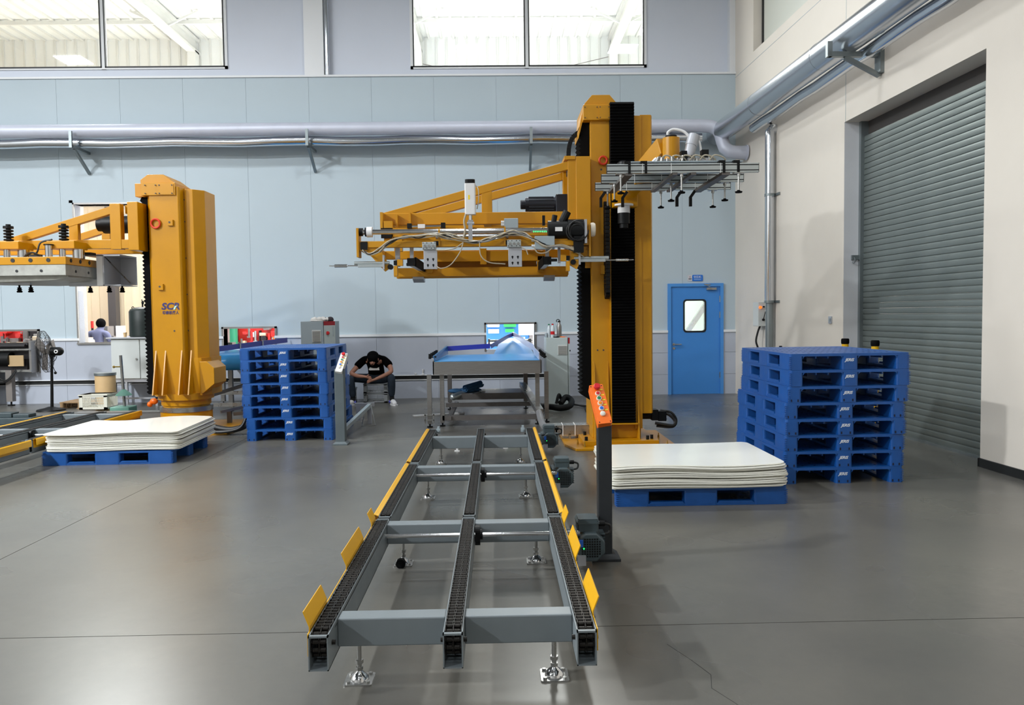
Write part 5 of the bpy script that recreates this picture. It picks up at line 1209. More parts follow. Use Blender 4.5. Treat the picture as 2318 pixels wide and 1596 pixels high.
lumps = B().ball((-0.66, 12.4, 0.37), 0.12, 14, 8, (1.1, 0.8, 0.32)).ball((-0.5, 12.42, 0.375), 0.12, 14, 8, (1.2, 0.8, 0.36)).ball((-0.36, 12.5, 0.37), 0.1, 12, 8, (1.0, 0.8, 0.35))
put('loose_fold', lumps, 'cloth_blue', t, smooth='all')
tag(put('metal_bracket', B().beam((-0.42, 12.1, 0.352), (-0.25, 12.4, 0.362), 0.05, 0.012).box(-0.3, -0.2, 12.4, 12.45, 0.345, 0.37), 'steel'), 'small steel bracket lying beside the blue cloth roll', 'bracket')
# left belt conveyor
T2 = thing('belt_conveyor', 'left blue belt conveyor with rounded nose behind the pallet stack', 'conveyor', (-4.3, 13.6, 0))
nose = [(14.9, 0.985), (12.72, 0.985)]+[(12.72+0.13*math.cos(math.radians(a)), 0.855+0.13*math.sin(math.radians(a))) for a in range(100, 271, 17)]+[(14.9, 0.73)]
put('belt', B().prism(nose, 'x', -5.05, -3.75), 'belt_blue', T2, smooth=True)
put('diagonal_guide', B().beam((-4.85, 12.9, 1.03), (-3.95, 14.85, 1.14), 0.015, 0.09), 'guide_purple', T2)
put('guide_clips', B().box(-4.22, -4.205, 14.2, 14.23, 1.02, 1.16).box(-4.46, -4.445, 13.7, 13.73, 1.0, 1.13), 'steel', T2)
for x, y in ((-4.98, 14.3), (-3.85, 14.3), (-4.5, 13.3)):
    l_ = put('leg', B().box(x-0.035, x+0.035, y-0.035, y+0.035, 0.06, 0.74), 'stainless', T2); put('leveling_foot', B().cyl((x, y, 0), (x, y, 0.1), 0.012, 8).cyl((x, y, 0), (x, y, 0.015), 0.04, 12), 'black_plastic', l_)
put('stretcher', B().box(-5.0, -3.8, 13.25, 13.3, 0.28, 0.34).box(-5.0, -3.8, 12.9, 12.95, 0.12, 0.18), 'steel', T2)
put('cable', B().tube(spline([(-4.72, 12.95, 0.73), (-4.66, 12.98, 0.6), (-4.56, 13.1, 0.53), (-4.5, 13.2, 0.54)]), 0.012, 6), 'cable_black', T2, smooth=True)
put('support_strut', B().beam((-4.6, 12.6, 0.33), (-4.05, 13.2, 0.5), 0.05, 0.05), 'stainless_dark', T2)
t = thing('floor_stand', 'low steel stand on the floor between the left robot and pallets', 'frame', (-3.9, 11.2, 0))
put('rail', B().beam((-4.0, 11.9, 0.12), (-3.35, 12.1, 0.14), 0.06, 0.05).beam((-4.0, 12.4, 0.3), (-3.3, 12.4, 0.3), 0.05, 0.06).beam((-4.05, 11.5, 0.2), (-3.35, 12.0, 0.32), 0.05, 0.04), 'stainless', t)
put('leg', B().box(-3.52, -3.46, 12.0, 12.06, 0, 0.3).box(-3.95, -3.9, 12.36, 12.42, 0, 0.3).box(-3.98, -3.92, 11.55, 11.6, 0, 0.2), 'stainless_dark', t, split=True)
tag(put('black_hose', B().tube(spline([(-3.42, 10.9, 0.30), (-3.36, 10.7, 0.34), (-3.33, 10.6, 0.25), (-3.40, 10.55, 0.12), (-3.6, 10.55, 0.07), (-3.85, 10.6, 0.11), (-3.95, 10.7, 0.16)]), 0.04, 10).tube(spline([(-3.5, 10.8, 0.3), (-3.38, 10.6, 0.3), (-3.45, 10.5, 0.1), (-3.75, 10.5, 0.05), (-3.95, 10.6, 0.1)]), 0.022, 8), 'cable_black', smooth=True), 'bundle of black hoses curling on the floor beside the left robot base', 'hose')
# aluminium profile stand right of the left pallets
t = thing('profile_stand', 'low aluminium profile frame on the floor beside the left pallets', 'frame', (-1.9, 10.6, 0))
put('long_profile', B().beam((-2.0, 9.95, 0.10), (-1.86, 11.4, 0.28), 0.05, 0.05), 'alu', t)
put('cross_profile', B().box(-2.08, -1.80, 11.38, 11.43, 0.26, 0.31).box(-2.06, -2.0, 11.38, 11.43, 0.05, 0.26), 'alu_plain', t)
put('wire_stay', B().tube([(-1.84, 11.35, 0.28), (-1.74, 11.1, 0.02), (-1.92, 11.0, 0.02), (-1.9, 11.3, 0.28)], 0.006, 6), 'steel', t)
put('profile_foot', B().box(-2.02, -1.96, 9.95, 10.0, 0, 0.1).box(-1.9, -1.84, 11.38, 11.43, 0, 0.26), 'alu_plain', t)

# ================================================================== CABINETS AND THINGS ON THEM
def louvre(t, x0, x1, y, z0, z1, n):
    g = put('vent_frame', B().box(x0, x1, y-0.012, y, z0, z1), 'cab_white', t)
    s_ = B()
    for k in range(n): zz = z0+0.012+(z1-z0-0.024)*k/n; s_.box(x0+0.01, x1-0.01, y-0.02, y-0.012, zz, zz+(z1-z0-0.024)/n*0.6)
    put('vent_slats', s_, 'vent_grey', g, stuff=True)
C1 = thing('control_cabinet', 'pale grey electrical cabinet to the right of the blue belt table', 'cabinet', (1.02, 13.8, 0))
put('body', B().box(0.84, 1.215, 13.55, 14.15, 0, 1.155), 'cab_grey', C1, bevel=0.006)
put('door', B().box(1.222, 1.245, 13.55, 14.15, 0.01, 1.15), 'cab_grey', C1)
put('red_corner', B().box(1.222, 1.25, 13.548, 13.6, 1.05, 1.152), 'cab_red', C1)
put('door_knob', B().cyl((1.245, 13.7, 0.92), (1.275, 13.7, 0.92), 0.015, 10), 'black_plastic', C1)
louvre(C1, 1.04, 1.205, 13.55, 0.86, 1.03, 8)
put('plinth', B().box(0.85, 1.24, 13.57, 14.14, 0, 0.03), 'hall_dark', C1)
C2 = thing('control_cabinet', 'mid grey electrical cabinet with a red top strip behind the left pallets', 'cabinet', (-3.05, 13.7, 0))
put('body', B().box(-3.33, -2.95, 13.4, 14.0, 0, 1.49), 'cab_mid', C2, bevel=0.005)
put('door', B().add([(-2.94, 13.40, 0.02), (-2.78, 13.55, 0.02), (-2.80, 13.58, 0.02), (-2.95, 13.45, 0.02), (-2.94, 13.40, 1.42), (-2.78, 13.55, 1.42), (-2.80, 13.58, 1.42), (-2.95, 13.45, 1.42)],
    [(0, 3, 2, 1), (4, 5, 6, 7), (0, 1, 5, 4), (1, 2, 6, 5), (2, 3, 7, 6), (3, 0, 4, 7)]), 'cab_grey', C2)
put('red_strip', B().add([(-2.94, 13.40, 1.42), (-2.78, 13.55, 1.42), (-2.80, 13.58, 1.42), (-2.95, 13.45, 1.42), (-2.94, 13.40, 1.49), (-2.78, 13.55, 1.49), (-2.80, 13.58, 1.49), (-2.95, 13.45, 1.49)],
    [(0, 3, 2, 1), (4, 5, 6, 7), (0, 1, 5, 4), (1, 2, 6, 5), (2, 3, 7, 6), (3, 0, 4, 7)]), 'cab_red', C2)
put('door_side', B().box(-2.95, -2.80, 13.56, 14.0, 0, 1.49), 'cab_mid', C2)
put('rotary_switch', B().cyl((-2.88, 13.46, 1.29), (-2.885, 13.43, 1.29), 0.03, 14).box(-2.9, -2.86, 13.42, 13.45, 1.275, 1.305), 'btn_red', C2)
put('door_print', B().box(-2.83, -2.80, 13.515, 13.522, 1.24, 1.40), 'cab_mid', C2)
louvre(C2, -3.14, -2.99, 13.4, 1.14, 1.345, 11)
random.seed(9)
cw = B()
for k in range(9): cw.ball((-3.14+0.028*k+random.uniform(-.01, .01), 13.55+random.uniform(-.05, .05), 1.515+random.uniform(0, 0.03)), random.uniform(0.03, 0.05), 10, 7, (1.1, 1, 0.8))
cw.ball((-3.08, 13.55, 1.50), 0.12, 12, 6, (1.2, 0.8, 0.12))
tag(put('crumpled_cloth', cw, 'cloth_white', smooth='all'), 'crumpled white cloth on top of the mid grey cabinet', 'cloth')
tag(put('dark_hat', B().lathe([(0.055, 0), (0.062, 0.03), (0.05, 0.06), (0.025, 0.075), (0.0, 0.078)], (-2.87, 13.6, 1.49), 14).tube(spline([(-2.9, 13.58, 1.53), (-2.98, 13.56, 1.545), (-3.04, 13.55, 1.555)]), [0.02]*8+[0.012]*9, 8), 'cloth_dark', smooth='all'), 'dark hat beside the white cloth on the mid grey cabinet', 'hat')
def bottle(x, y, z, h, r, body, cap, label, lab=None):
    t = thing('bottle', label, 'bottle', (x, y, z), 'bottles on the pale grey cabinet')
    put('bottle_body', B().lathe([(r*0.9, 0), (r, 0.01), (r, h*0.62), (r*0.85, h*0.74), (r*0.45, h*0.86), (r*0.42, h*0.92), (0, h*0.92)], (x, y, z), 16), body, t, smooth=True)
    put('bottle_cap', B().lathe([(r*0.5, h*0.91), (r*0.5, h), (0, h)], (x, y, z), 14), cap, t, smooth=True)
    if lab: put('bottle_label', B().lathe([(r*1.01, h*0.22), (r*1.02, h*0.22), (r*1.02, h*0.45), (r*1.01, h*0.45)], (x, y, z), 16), lab, t, smooth=True)
bottle(0.905, 13.75, 1.155, 0.235, 0.03, 'bottle_clear', 'machine_green', 'clear bottle with dark green cap on the pale grey cabinet')
bottle(0.965, 13.68, 1.155, 0.24, 0.036, 'bottle_clear', 'btn_red', 'clear bottle with red cap and red label on the pale grey cabinet', 'btn_red')
t = thing('steel_flask', 'brushed steel drinking flask with black carry loop on the pale grey cabinet', 'flask', (1.08, 13.7, 1.155))
put('flask_body', B().lathe([(0.04, 0), (0.044, 0.01), (0.044, 0.19), (0.035, 0.225), (0.022, 0.245), (0.022, 0.27), (0, 0.27)], (1.08, 13.7, 1.155), 18), 'stainless', t, smooth=True)
put('carry_loop', B().tube(arc((1.062, 13.7, 1.44), 0.028, -40, 220, 12, 'y'), 0.007, 6), 'black_plastic', t, smooth=True)
put('flask_lid', B().cyl((1.08, 13.7, 1.42), (1.08, 13.7, 1.445), 0.024, 14), 'black_plastic', t)
tag(put('tape_roll', B().lathe([(0.025, 0), (0.05, 0), (0.05, 0.018), (0.025, 0.018), (0.025, 0)], (1.02, 13.6, 1.155), 16), 'black_plastic', smooth=True), 'flat black tape roll in front of the steel flask', 'tape')
tag(put('screwdriver', B().cyl((1.09, 13.62, 1.165), (1.17, 13.6, 1.165), 0.009, 8).cyl((1.17, 13.6, 1.165), (1.20, 13.59, 1.165), 0.004, 6), 'orange'), 'small orange handled tool on the pale grey cabinet', 'tool')
tag(put('small_jar', B().lathe([(0.02, 0), (0.025, 0.06), (0.018, 0.08), (0, 0.085)], (0.855, 13.72, 1.155), 12), 'cab_mid', smooth=True), 'small dark jar at the left of the clear bottles', 'jar')
tag(put('floor_cables', B().tube(spline([(1.28, 13.3, 0.03), (1.45, 12.9, 0.02), (1.6, 12.4, 0.02), (1.5, 11.6, 0.02), (1.25, 10.6, 0.02)]), 0.014, 6).tube(spline([(1.25, 13.2, 0.03), (1.55, 13.0, 0.02), (1.7, 12.95, 0.02), (1.62, 12.75, 0.02), (1.45, 12.85, 0.02), (1.4, 12.4, 0.02), (1.35, 11.0, 0.02)]), 0.012, 6), 'cable_black', smooth=True), 'thin black cables lying on the floor between cabinet and tall robot', 'cable')
tag(put('cable_heap', B().tube(spline([(0.72, 12.9, 0.05), (0.85, 12.6, 0.07), (1.0, 12.5, 0.06), (1.15, 12.6, 0.08), (1.2, 12.8, 0.14), (1.12, 12.9, 0.19), (1.02, 12.8, 0.10)]), 0.05, 10).tube(spline([(0.95, 12.8, 0.1), (1.0, 12.85, 0.24), (1.05, 12.9, 0.12)]), 0.025, 8), 'black_plastic', smooth=True), 'heap of thick black cables at the foot of the pale grey cabinet', 'cable')

# ================================================================== PEOPLE
def skin(name, joints, edges, material, parent, sub=2):
    """joints: list of (x, y, z, radius_a, radius_b); grown with a Skin modifier"""
    org = world_loc(parent) if parent is not None else Vector((0, 0, 0))
    me = bpy.data.meshes.new(name); me.from_pydata([(j[0]-org.x, j[1]-org.y, j[2]-org.z) for j in joints], edges, []); me.materials.append(M[material])
    o = bpy.data.objects.new(name, me); COL.objects.link(o); o.parent = parent
    md = o.modifiers.new('skin', 'SKIN'); md.use_smooth_shade = True; md.branch_smoothing = 0.6
    lay = me.skin_vertices[0] if me.skin_vertices else None
    for i, j in enumerate(joints):
        lay.data[i].radius = (j[3], j[4] if len(j) > 4 else j[3]); lay.data[i].use_root = (i == 0)
    s_ = o.modifiers.new('sub', 'SUBSURF'); s_.levels = sub; s_.render_levels = sub
    return o
PX, PY = -2.205, 14.3
man = thing('person', 'person in black T-shirt and dark trousers seated on crates, looking down at a phone', 'person', (PX, PY, 0))
J = [(PX, 14.36, 0.44, .13, .11), (PX, 14.30, 0.56, .13, .10), (PX, 14.19, 0.68, .145, .10), (PX, 14.08, 0.775, .13, .085), (PX, 14.02, 0.81, .06, .06),       # 0-4 spine to neck
     (PX, 13.96, 0.825, .058, .058), (PX+0.005, 13.89, 0.835, .085, .082), (PX+0.01, 13.83, 0.79, .075, .078), (PX+0.01, 13.81, 0.735, .045, .05),               # 5-8 head bowed
     (PX-0.18, 14.07, 0.77, .05, .05), (PX-0.30, 13.98, 0.665, .05, .05), (PX-0.385, 13.86, 0.56, .042, .042), (PX-0.24, 13.75, 0.525, .036, .036), (PX-0.10, 13.69, 0.515, .026, .03), (PX-0.055, 13.67, 0.505, .024, .036),  # 9-14 arm
     (PX+0.18, 14.07, 0.77, .05, .05), (PX+0.29, 13.98, 0.68, .05, .05), (PX+0.335, 13.86, 0.585, .042, .042), (PX+0.20, 13.75, 0.52, .036, .036), (PX+0.06, 13.69, 0.465, .026, .03), (PX+0.0, 13.67, 0.445, .024, .036)]
E_ = [(0, 1), (1, 2), (2, 3), (3, 4), (4, 5), (5, 6), (6, 7), (7, 8), (3, 9), (9, 10), (10, 11), (11, 12), (12, 13), (13, 14), (3, 15), (15, 16), (16, 17), (17, 18), (18, 19), (19, 20)]
# fingers: four and a thumb on each hand
def fingers(J, E_, base, d, side, up):
    bx, by, bz = J[base][:3]
    for k, ln in enumerate((0.052, 0.06, 0.056, 0.044)):
        o_ = (k-1.5)*0.016
        a = len(J); J.append((bx+d*0.02, by-0.012+up*0.0, bz+o_*0.9, .0095)); J.append((bx+d*(0.02+ln*0.6), by-0.018, bz+o_-0.008, .0085)); J.append((bx+d*(0.02+ln*0.85), by+0.006, bz+o_-0.016, .0075))
        E_ += [(base, a), (a, a+1), (a+1, a+2)]
    a = len(J); J.append((bx-d*0.005, by-0.02, bz+0.036, .010)); J.append((bx+d*0.03, by-0.024, bz+0.046, .0085)); E_ += [(base, a), (a, a+1)]
fingers(J, E_, 14, 1, -1, 0); fingers(J, E_, 20, -1, 1, 0)
skin('body', J, E_, 'skin', man, 2)
skin('t_shirt', [(PX, 14.36, 0.40, .16, .14), (PX, 14.32, 0.54, .165, .135), (PX, 14.20, 0.68, .18, .125), (PX, 14.08, 0.785, .165, .115), (PX, 14.0, 0.83, .10, .085),
                 (PX-0.17, 14.06, 0.795, .098, .095), (PX-0.27, 14.0, 0.70, .078, .078), (PX-0.305, 13.97, 0.66, .072, .072),
                 (PX+0.17, 14.06, 0.795, .098, .095), (PX+0.265, 14.0, 0.71, .078, .078), (PX+0.295, 13.97, 0.67, .072, .072)],
     [(0, 1), (1, 2), (2, 3), (3, 4), (3, 5), (5, 6), (6, 7), (3, 8), (8, 9), (9, 10)], 'shirt_black', man, 2)
skin('trousers', [(PX, 14.36, 0.44, .16, .11), (PX-0.16, 14.24, 0.44, .10, .095), (PX-0.30, 13.98, 0.475, .092, .085), (PX-0.375, 13.80, 0.485, .075, .075), (PX-0.375, 13.84, 0.34, .072, .07), (PX-0.36, 13.88, 0.19, .062, .06), (PX-0.355, 13.90, 0.145, .05, .05),
                  (PX+0.16, 14.24, 0.44, .10, .095), (PX+0.27, 13.98, 0.475, .092, .085), (PX+0.335, 13.80, 0.49, .075, .075), (PX+0.335, 13.84, 0.34, .072, .07), (PX+0.325, 13.88, 0.19, .062, .06), (PX+0.32, 13.90, 0.145, .05, .05)],
     [(0, 1), (1, 2), (2, 3), (3, 4), (4, 5), (5, 6), (0, 7), (7, 8), (8, 9), (9, 10), (10, 11), (11, 12)], 'trousers', man, 2)
put('hair', B().ball((PX+0.008, 13.89, 0.865), 0.108, 16, 10, (0.98, 1.02, 0.85)).ball((PX+0.012, 13.83, 0.825), 0.092, 14, 8, (1.0, 0.8, 0.9)), 'hair', man, smooth='all')
put('face', B().ball((PX+0.01, 13.80, 0.755), 0.05, 12, 8, (0.9, 0.6, 1.0)).ball((PX+0.012, 13.765, 0.745), 0.014, 8, 6, (0.8, 1, 1.4)).ball((PX-0.085, 13.89, 0.80), 0.022, 8, 6, (0.5, 0.8, 1.3)).ball((PX+0.10, 13.89, 0.80), 0.022, 8, 6, (0.5, 0.8, 1.3)), 'skin', man, smooth='all')
put('face_features', B().ball((PX-0.012, 13.768, 0.772), 0.007, 6, 5).ball((PX+0.034, 13.768, 0.772), 0.007, 6, 5).box(PX-0.006, PX+0.028, 13.77, 13.775, 0.718, 0.724), 'hair', man)
put('shirt_print', B().prism([(PX-0.09, 0.60), (PX+0.09, 0.60), (PX+0.08, 0.63), (PX+0.085, 0.655), (PX+0.04, 0.636), (PX-0.03, 0.64), (PX-0.08, 0.655), (PX-0.10, 0.62)], 'y', 14.075, 14.09), 'cloth_white', man)
for x, s_ in ((PX-0.36, -1), (PX+0.325, 1)):
    put('sock', B().cyl((x, 13.90, 0.06), (x, 13.90, 0.15), 0.042, 12), 'sock_black', man, smooth=True)
    sh_ = skin('shoe', [(x, 13.94, 0.05, .05, .045), (x+s_*0.025, 13.86, 0.055, .05, .05), (x+s_*0.06, 13.76, 0.042, .048, .036), (x+s_*0.085, 13.70, 0.034, .038, .028)], [(0, 1), (1, 2), (2, 3)], 'shoe_white', man, 2)
    put('shoe_sole', B().prism([(x-0.045, 13.98), (x+0.045, 13.98), (x+0.05+s_*0.03, 13.82), (x+0.045+s_*0.085, 13.70), (x+s_*0.09, 13.655), (x-0.045+s_*0.085, 13.70), (x-0.05+s_*0.03, 13.82)], 'z', 0.0, 0.022), 'shoe_white', man)
    put('shoe_stripe', B().beam((x-s_*0.03, 13.87, 0.06), (x-s_*0.035, 13.93, 0.04), 0.04, 0.04), 'guide_blue', man)
tag(put('phone', B().prism(rrect(-0.038, 0.038, -0.08, 0.08, 0.01, 3), 'z', 0, 0.009).xform(Matrix.Translation((PX-0.01, 13.70, 0.485)) @ Matrix.Rotation(math.radians(90), 4, 'Z') @ Matrix.Rotation(math.radians(20), 4, 'Y')), 'black_plastic'), 'dark phone held in both hands of the seated person', 'phone')
def crate(x0, x1, y0, y1, z0, h, m, label, group, front='y'):
    t = thing('plastic_crate', label, 'crate', ((x0+x1)/2, (y0+y1)/2, z0), group)
    b = B().box(x0, x1, y0, y1, z0, z0+0.008)
    for za, zb in ((z0, z0+h*0.16), (z0+h*0.82, z0+h)):
        b.box(x0, x1, y0, y0+0.012, za, zb).box(x0, x1, y1-0.012, y1, za, zb).box(x0, x0+0.012, y0, y1, za, zb).box(x1-0.012, x1, y0, y1, za, zb)
    b.box(x0-0.008, x1+0.008, y0-0.008, y0+0.012, z0+h*0.93, z0+h).box(x0-0.008, x1+0.008, y1-0.012, y1+0.008, z0+h*0.93, z0+h).box(x0-0.008, x0+0.012, y0, y1, z0+h*0.93, z0+h).box(x1-0.012, x1+0.008, y0, y1, z0+h*0.93, z0+h)
    b.box(x0, x0+0.06, y0, y0+0.012, z0, z0+h).box(x1-0.06, x1, y0, y0+0.012, z0, z0+h)
    put('crate_shell', b, m, t)
    l = B(); n = int((x1-x0-0.12)/0.022)
    for k in range(n+1): x = x0+0.06+(x1-x0-0.12)*k/n; l.box(x-0.004, x+0.004, y0+0.002, y0+0.010, z0+h*0.14, z0+h*0.85)
    n2 = int((y1-y0)/0.022)
    for k in range(n2+1):
        y = y0+(y1-y0)*k/n2
        for x in (x0+0.004, x1-0.010): l.box(x, x+0.006, y-0.004, y+0.004, z0+h*0.14, z0+h*0.85)
    for k in range(1, 4): zz = z0+h*(0.16+0.165*k); l.box(x0+0.05, x1-0.05, y0+0.002, y0+0.010, zz-0.004, zz+0.004)
    put('lattice', l, m, t, stuff=True)
    return t
crate(-2.43, -2.0, 14.2, 14.62, 0.0, 0.172, 'crate_grey', 'lower grey plastic crate under the seated person', 'crates under the seated person')
crate(-2.43, -2.0, 14.2, 14.62, 0.175, 0.172, 'crate_grey', 'upper grey plastic crate the person sits on', 'crates under the seated person')
crate(-2.90, -2.62, 14.25, 14.6, 0.0, 0.26, 'crate_grey', 'grey crate left of the seated person half hidden by the pallets', 'crates by the wall')
crate(-7.02, -6.55, 13.25, 13.62, 0.06, 0.255, 'crate_white', 'off-white lattice crate standing by the brown drum', 'crates by the left wall')
tag(put('cap_stand', B().lathe([(0.035, 0), (0.035, 0.012), (0.012, 0.02), (0.012, 0.06), (0.02, 0.07), (0.02, 0.1), (0, 0.1)], (-1.42, 14.905, 0.447), 12), 'label_white', smooth=True), 'little white bottle on the wall channel right of the person', 'bottle')
tag(put('small_cup', B().lathe([(0.02, 0), (0.026, 0.03), (0.02, 0.032), (0, 0.032)], (-1.56, 14.905, 0.447), 12), 'label_white', smooth=True), 'little white cup on the wall channel right of the person', 'cup')
for x, y, l_, a in ((-1.05, 12.3, 0.42, 0.0), ):
    tag(put('foam_strip', B().beam((-1.32, 12.15, 0.012), (-0.55, 12.45, 0.012), 0.09, 0.02), 'label_white'), 'white foam strip on the floor by the front table leg', 'strip')
# people seen through the big opening in the rear hall
def worker(x, y, zs, m, label, hairm='hair', capm=None):
    t = thing('person', label, 'person', (x, y, 0), 'people in the rear hall')
    skin('body', [(x, y, zs-0.62, .16, .13), (x, y, zs-0.40, .15, .12), (x, y+0.04, zs-0.15, .17, .12), (x, y+0.08, zs-0.03, .12, .09), (x+0.02, y+0.12, zs+0.04, .055, .055), (x+0.03, y+0.15, zs+0.11, .085, .09), (x+0.03, y+0.17, zs+0.19, .07, .075),
                  (x-0.19, y+0.05, zs-0.06, .075, .075), (x-0.25, y+0.1, zs-0.30, .055, .055), (x-0.16, y+0.33, zs-0.38, .045, .045), (x-0.10, y+0.42, zs-0.36, .04, .03),
                  (x+0.19, y+0.05, zs-0.06, .075, .075), (x+0.26, y+0.1, zs-0.30, .055, .055), (x+0.18, y+0.33, zs-0.38, .045, .045), (x+0.12, y+0.42, zs-0.36, .04, .03),
                  (x-0.12, y+0.25, zs-0.66, .085, .08), (x-0.13, y+0.5, zs-0.68, .065, .065), (x-0.13, y+0.5, zs-1.2, .045, .045), (x+0.12, y+0.25, zs-0.66, .085, .08), (x+0.13, y+0.5, zs-0.68, .065, .065), (x+0.13, y+0.5, zs-1.2, .045, .045)],
         [(0, 1), (1, 2), (2, 3), (3, 4), (4, 5), (5, 6), (3, 7), (7, 8), (8, 9), (9, 10), (3, 11), (11, 12), (12, 13), (13, 14), (0, 15), (15, 16), (16, 17), (0, 18), (18, 19), (19, 20)], m, t, 2)
    put('hair', B().ball((x+0.03, y+0.13, zs+0.16), 0.105, 14, 9, (0.95, 1, 1.05)), capm or hairm, t, smooth='all')
    put('stool', B().cyl((x, y, zs-0.80), (x, y, zs-0.74), 0.17, 18).cyl((x, y, 0), (x, y, zs-0.8), 0.03, 10).cyl((x, y, 0), (x, y, 0.03), 0.2, 16), 'machine_dark', t)
worker(-8.72, 17.3, 1.33, 'shirt_grey', 'person in a grey shirt seen from behind through the big opening')
worker(-9.42, 17.35, 1.26, 'teal', 'person in turquoise at the left edge of the big opening', capm='teal')
worker(-7.92, 17.3, 1.20, 'shirt_grey', 'person in dark clothes beside the green tank in the rear hall')

# ================================================================== LEFT WALL AREA
F = thing('pedestal_fan', 'black pedestal fan turned sideways by the left wall', 'fan', (-7.78, 13.75, 0))
fx, fy, fz = -7.72, 13.75, 1.03
put('fan_base', B().lathe([(0.23, 0), (0.22, 0.025), (0.10, 0.05), (0.04, 0.07), (0, 0.07)], (fx-0.05, fy, 0), 20), 'black_plastic', F, smooth=True)
put('fan_pole', B().cyl((fx-0.03, fy, 0.05), (fx, fy, 0.95), 0.026, 14, 0.02), 'black_plastic', F, smooth=True)
fm = put('fan_motor', B().cyl((fx+0.0, fy, fz), (fx+0.14, fy, fz), 0.075, 16).ball((fx+0.13, fy, fz), 0.075).box(fx-0.02, fx+0.05, fy-0.03, fy+0.03, 0.93, 1.0), 'black_plastic', F, smooth=True)
put('fan_dial', B().lathe([(0.018, 0), (0.032, 0), (0.032, 0.012), (0.018, 0.012), (0.018, 0)], (fx+0.12, fy-0.085, fz), 16, 'y'), 'label_white', fm, smooth=True)
gd = B(); gx = fx-0.085
for r, dx in ((0.36, 0.0), (0.36, -0.05), (0.28, -0.085), (0.19, -0.10), (0.10, -0.105), (0.28, 0.045), (0.16, 0.065)):
    gd.tube(arc((gx+dx, fy, fz), r, 0, 360, 40, 'x')[:-1], 0.0035, 5, closed=True)
for k in range(40):
    a = 2*math.pi*k/40; c_, s_ = math.cos(a), math.sin(a)
    gd.tube([(gx-0.105, fy+0.06*c_, fz+0.06*s_), (gx-0.10, fy+0.19*c_, fz+0.19*s_), (gx-0.085, fy+0.28*c_, fz+0.28*s_), (gx-0.05, fy+0.36*c_, fz+0.36*s_), (gx, fy+0.36*c_, fz+0.36*s_), (gx+0.045, fy+0.28*c_, fz+0.28*s_), (gx+0.07, fy+0.1*c_, fz+0.1*s_)], 0.0022, 4)
gd = gd.xform(Matrix.Translation((gx, fy, fz)) @ Matrix.Rotation(math.radians(-6), 4, 'Y') @ Matrix.Rotation(math.radians(16), 4, 'Z') @ Matrix.Translation((-gx, -fy, -fz)))
put('fan_cage', gd, 'black_plastic', F)
bl = B()
for k in range(3):
    a = 2*math.pi*k/3+0.4
    p0 = Vector((gx-0.02, fy+0.05*math.cos(a), fz+0.05*math.sin(a))); p1 = Vector((gx-0.02, fy+0.32*math.cos(a), fz+0.32*math.sin(a))); tn = Vector((0.35, -math.sin(a), math.cos(a))).normalized()
    bl.beam(p0, p1, 0.17, 0.004, Vector((1, 0, 0)).cross(tn)+Vector((1, 0, 0)))
put('fan_blades', bl.cyl((gx-0.05, fy, fz), (gx+0.03, fy, fz), 0.05, 14), 'machine_grey', F)
put('fan_cord', B().tube(spline([(fx+0.1, fy-0.02, 0.95), (fx+0.08, fy-0.04, 0.88), (fx+0.03, fy-0.05, 0.84), (fx+0.05, fy-0.05, 0.75), (fx+0.08, fy-0.05, 0.68)]), 0.006, 6).ball((fx+0.08, fy-0.05, 0.66), 0.025, 8, 6), 'black_plastic', F, smooth=True)
Dm = thing('fibre_drum', 'brown fibre drum with a steel rim by the left wall', 'drum', (-6.84, 13.85, 0))
put('drum_body', B().lathe([(0.165, 0.0), (0.165, 0.61), (0.16, 0.62), (0.0, 0.615)], (-6.84, 13.8, 0), 28), 'drum_brown', Dm, smooth=True)
put('drum_rim', B().lathe([(0.166, 0.60), (0.176, 0.60), (0.176, 0.645), (0.166, 0.645)], (-6.84, 13.8, 0), 28), 'galv', Dm, smooth=True)
put('drum_lid', B().cyl((-6.84, 13.8, 0.615), (-6.84, 13.8, 0.63), 0.166, 28), 'drum_brown', Dm, smooth=True)
K = thing('storage_cabinet', 'low white two-door metal cabinet under the dark green tank', 'cabinet', (-6.6, 14.5, 0))
put('body', B().box(-6.98, -6.15, 14.33, 14.85, 0.49, 1.22), 'cab_white', K)
put('top', B().box(-7.04, -6.12, 14.27, 14.88, 1.22, 1.245), 'alu_plain', K)
for a, b in ((-6.96, -6.46), (-6.45, -6.17)):
    dr = put('door', B().box(a, b-0.008, 14.31, 14.33, 0.50, 1.20), 'cab_white', K)
    if a < -6.9: put('door_lock', B().cyl((b-0.06, 14.31, 0.85), (b-0.06, 14.295, 0.85), 0.018, 10).box(b-0.066, b-0.054, 14.29, 14.30, 0.83, 0.87), 'steel', dr)
lgs = B()
for x in (-6.94, -6.2):
    for y in (14.36, 14.8): put('leg', B().box(x-0.02, x+0.02, y-0.02, y+0.02, 0, 0.49), 'alu_plain', K)
put('base_rail', B().box(-6.96, -6.18, 14.34, 14.38, 0.43, 0.49).box(-6.96, -6.18, 14.34, 14.37, 0.12, 0.15), 'alu_plain', K)
TK = thing('pressure_tank', 'dark green pressure tank standing on the white cabinet', 'tank', (-6.52, 14.58, 1.245))
put('tank_shell', B().lathe([(0.22, 0.0), (0.235, 0.015), (0.235, 0.46), (0.21, 0.505), (0.12, 0.54), (0.0, 0.55)], (-6.50, 14.58, 1.245), 28), 'tank_green', TK, smooth=True)
put('tank_valve', B().cyl((-6.50, 14.58, 1.79), (-6.50, 14.58, 1.85), 0.014, 8).ball((-6.495, 14.58, 1.87), 0.028, 8, 6, (0.9, 0.9, 1.3)).cyl((-6.5, 14.58, 1.86), (-6.51, 14.58, 1.93), 0.008, 6), 'black_plastic', TK, smooth=True)
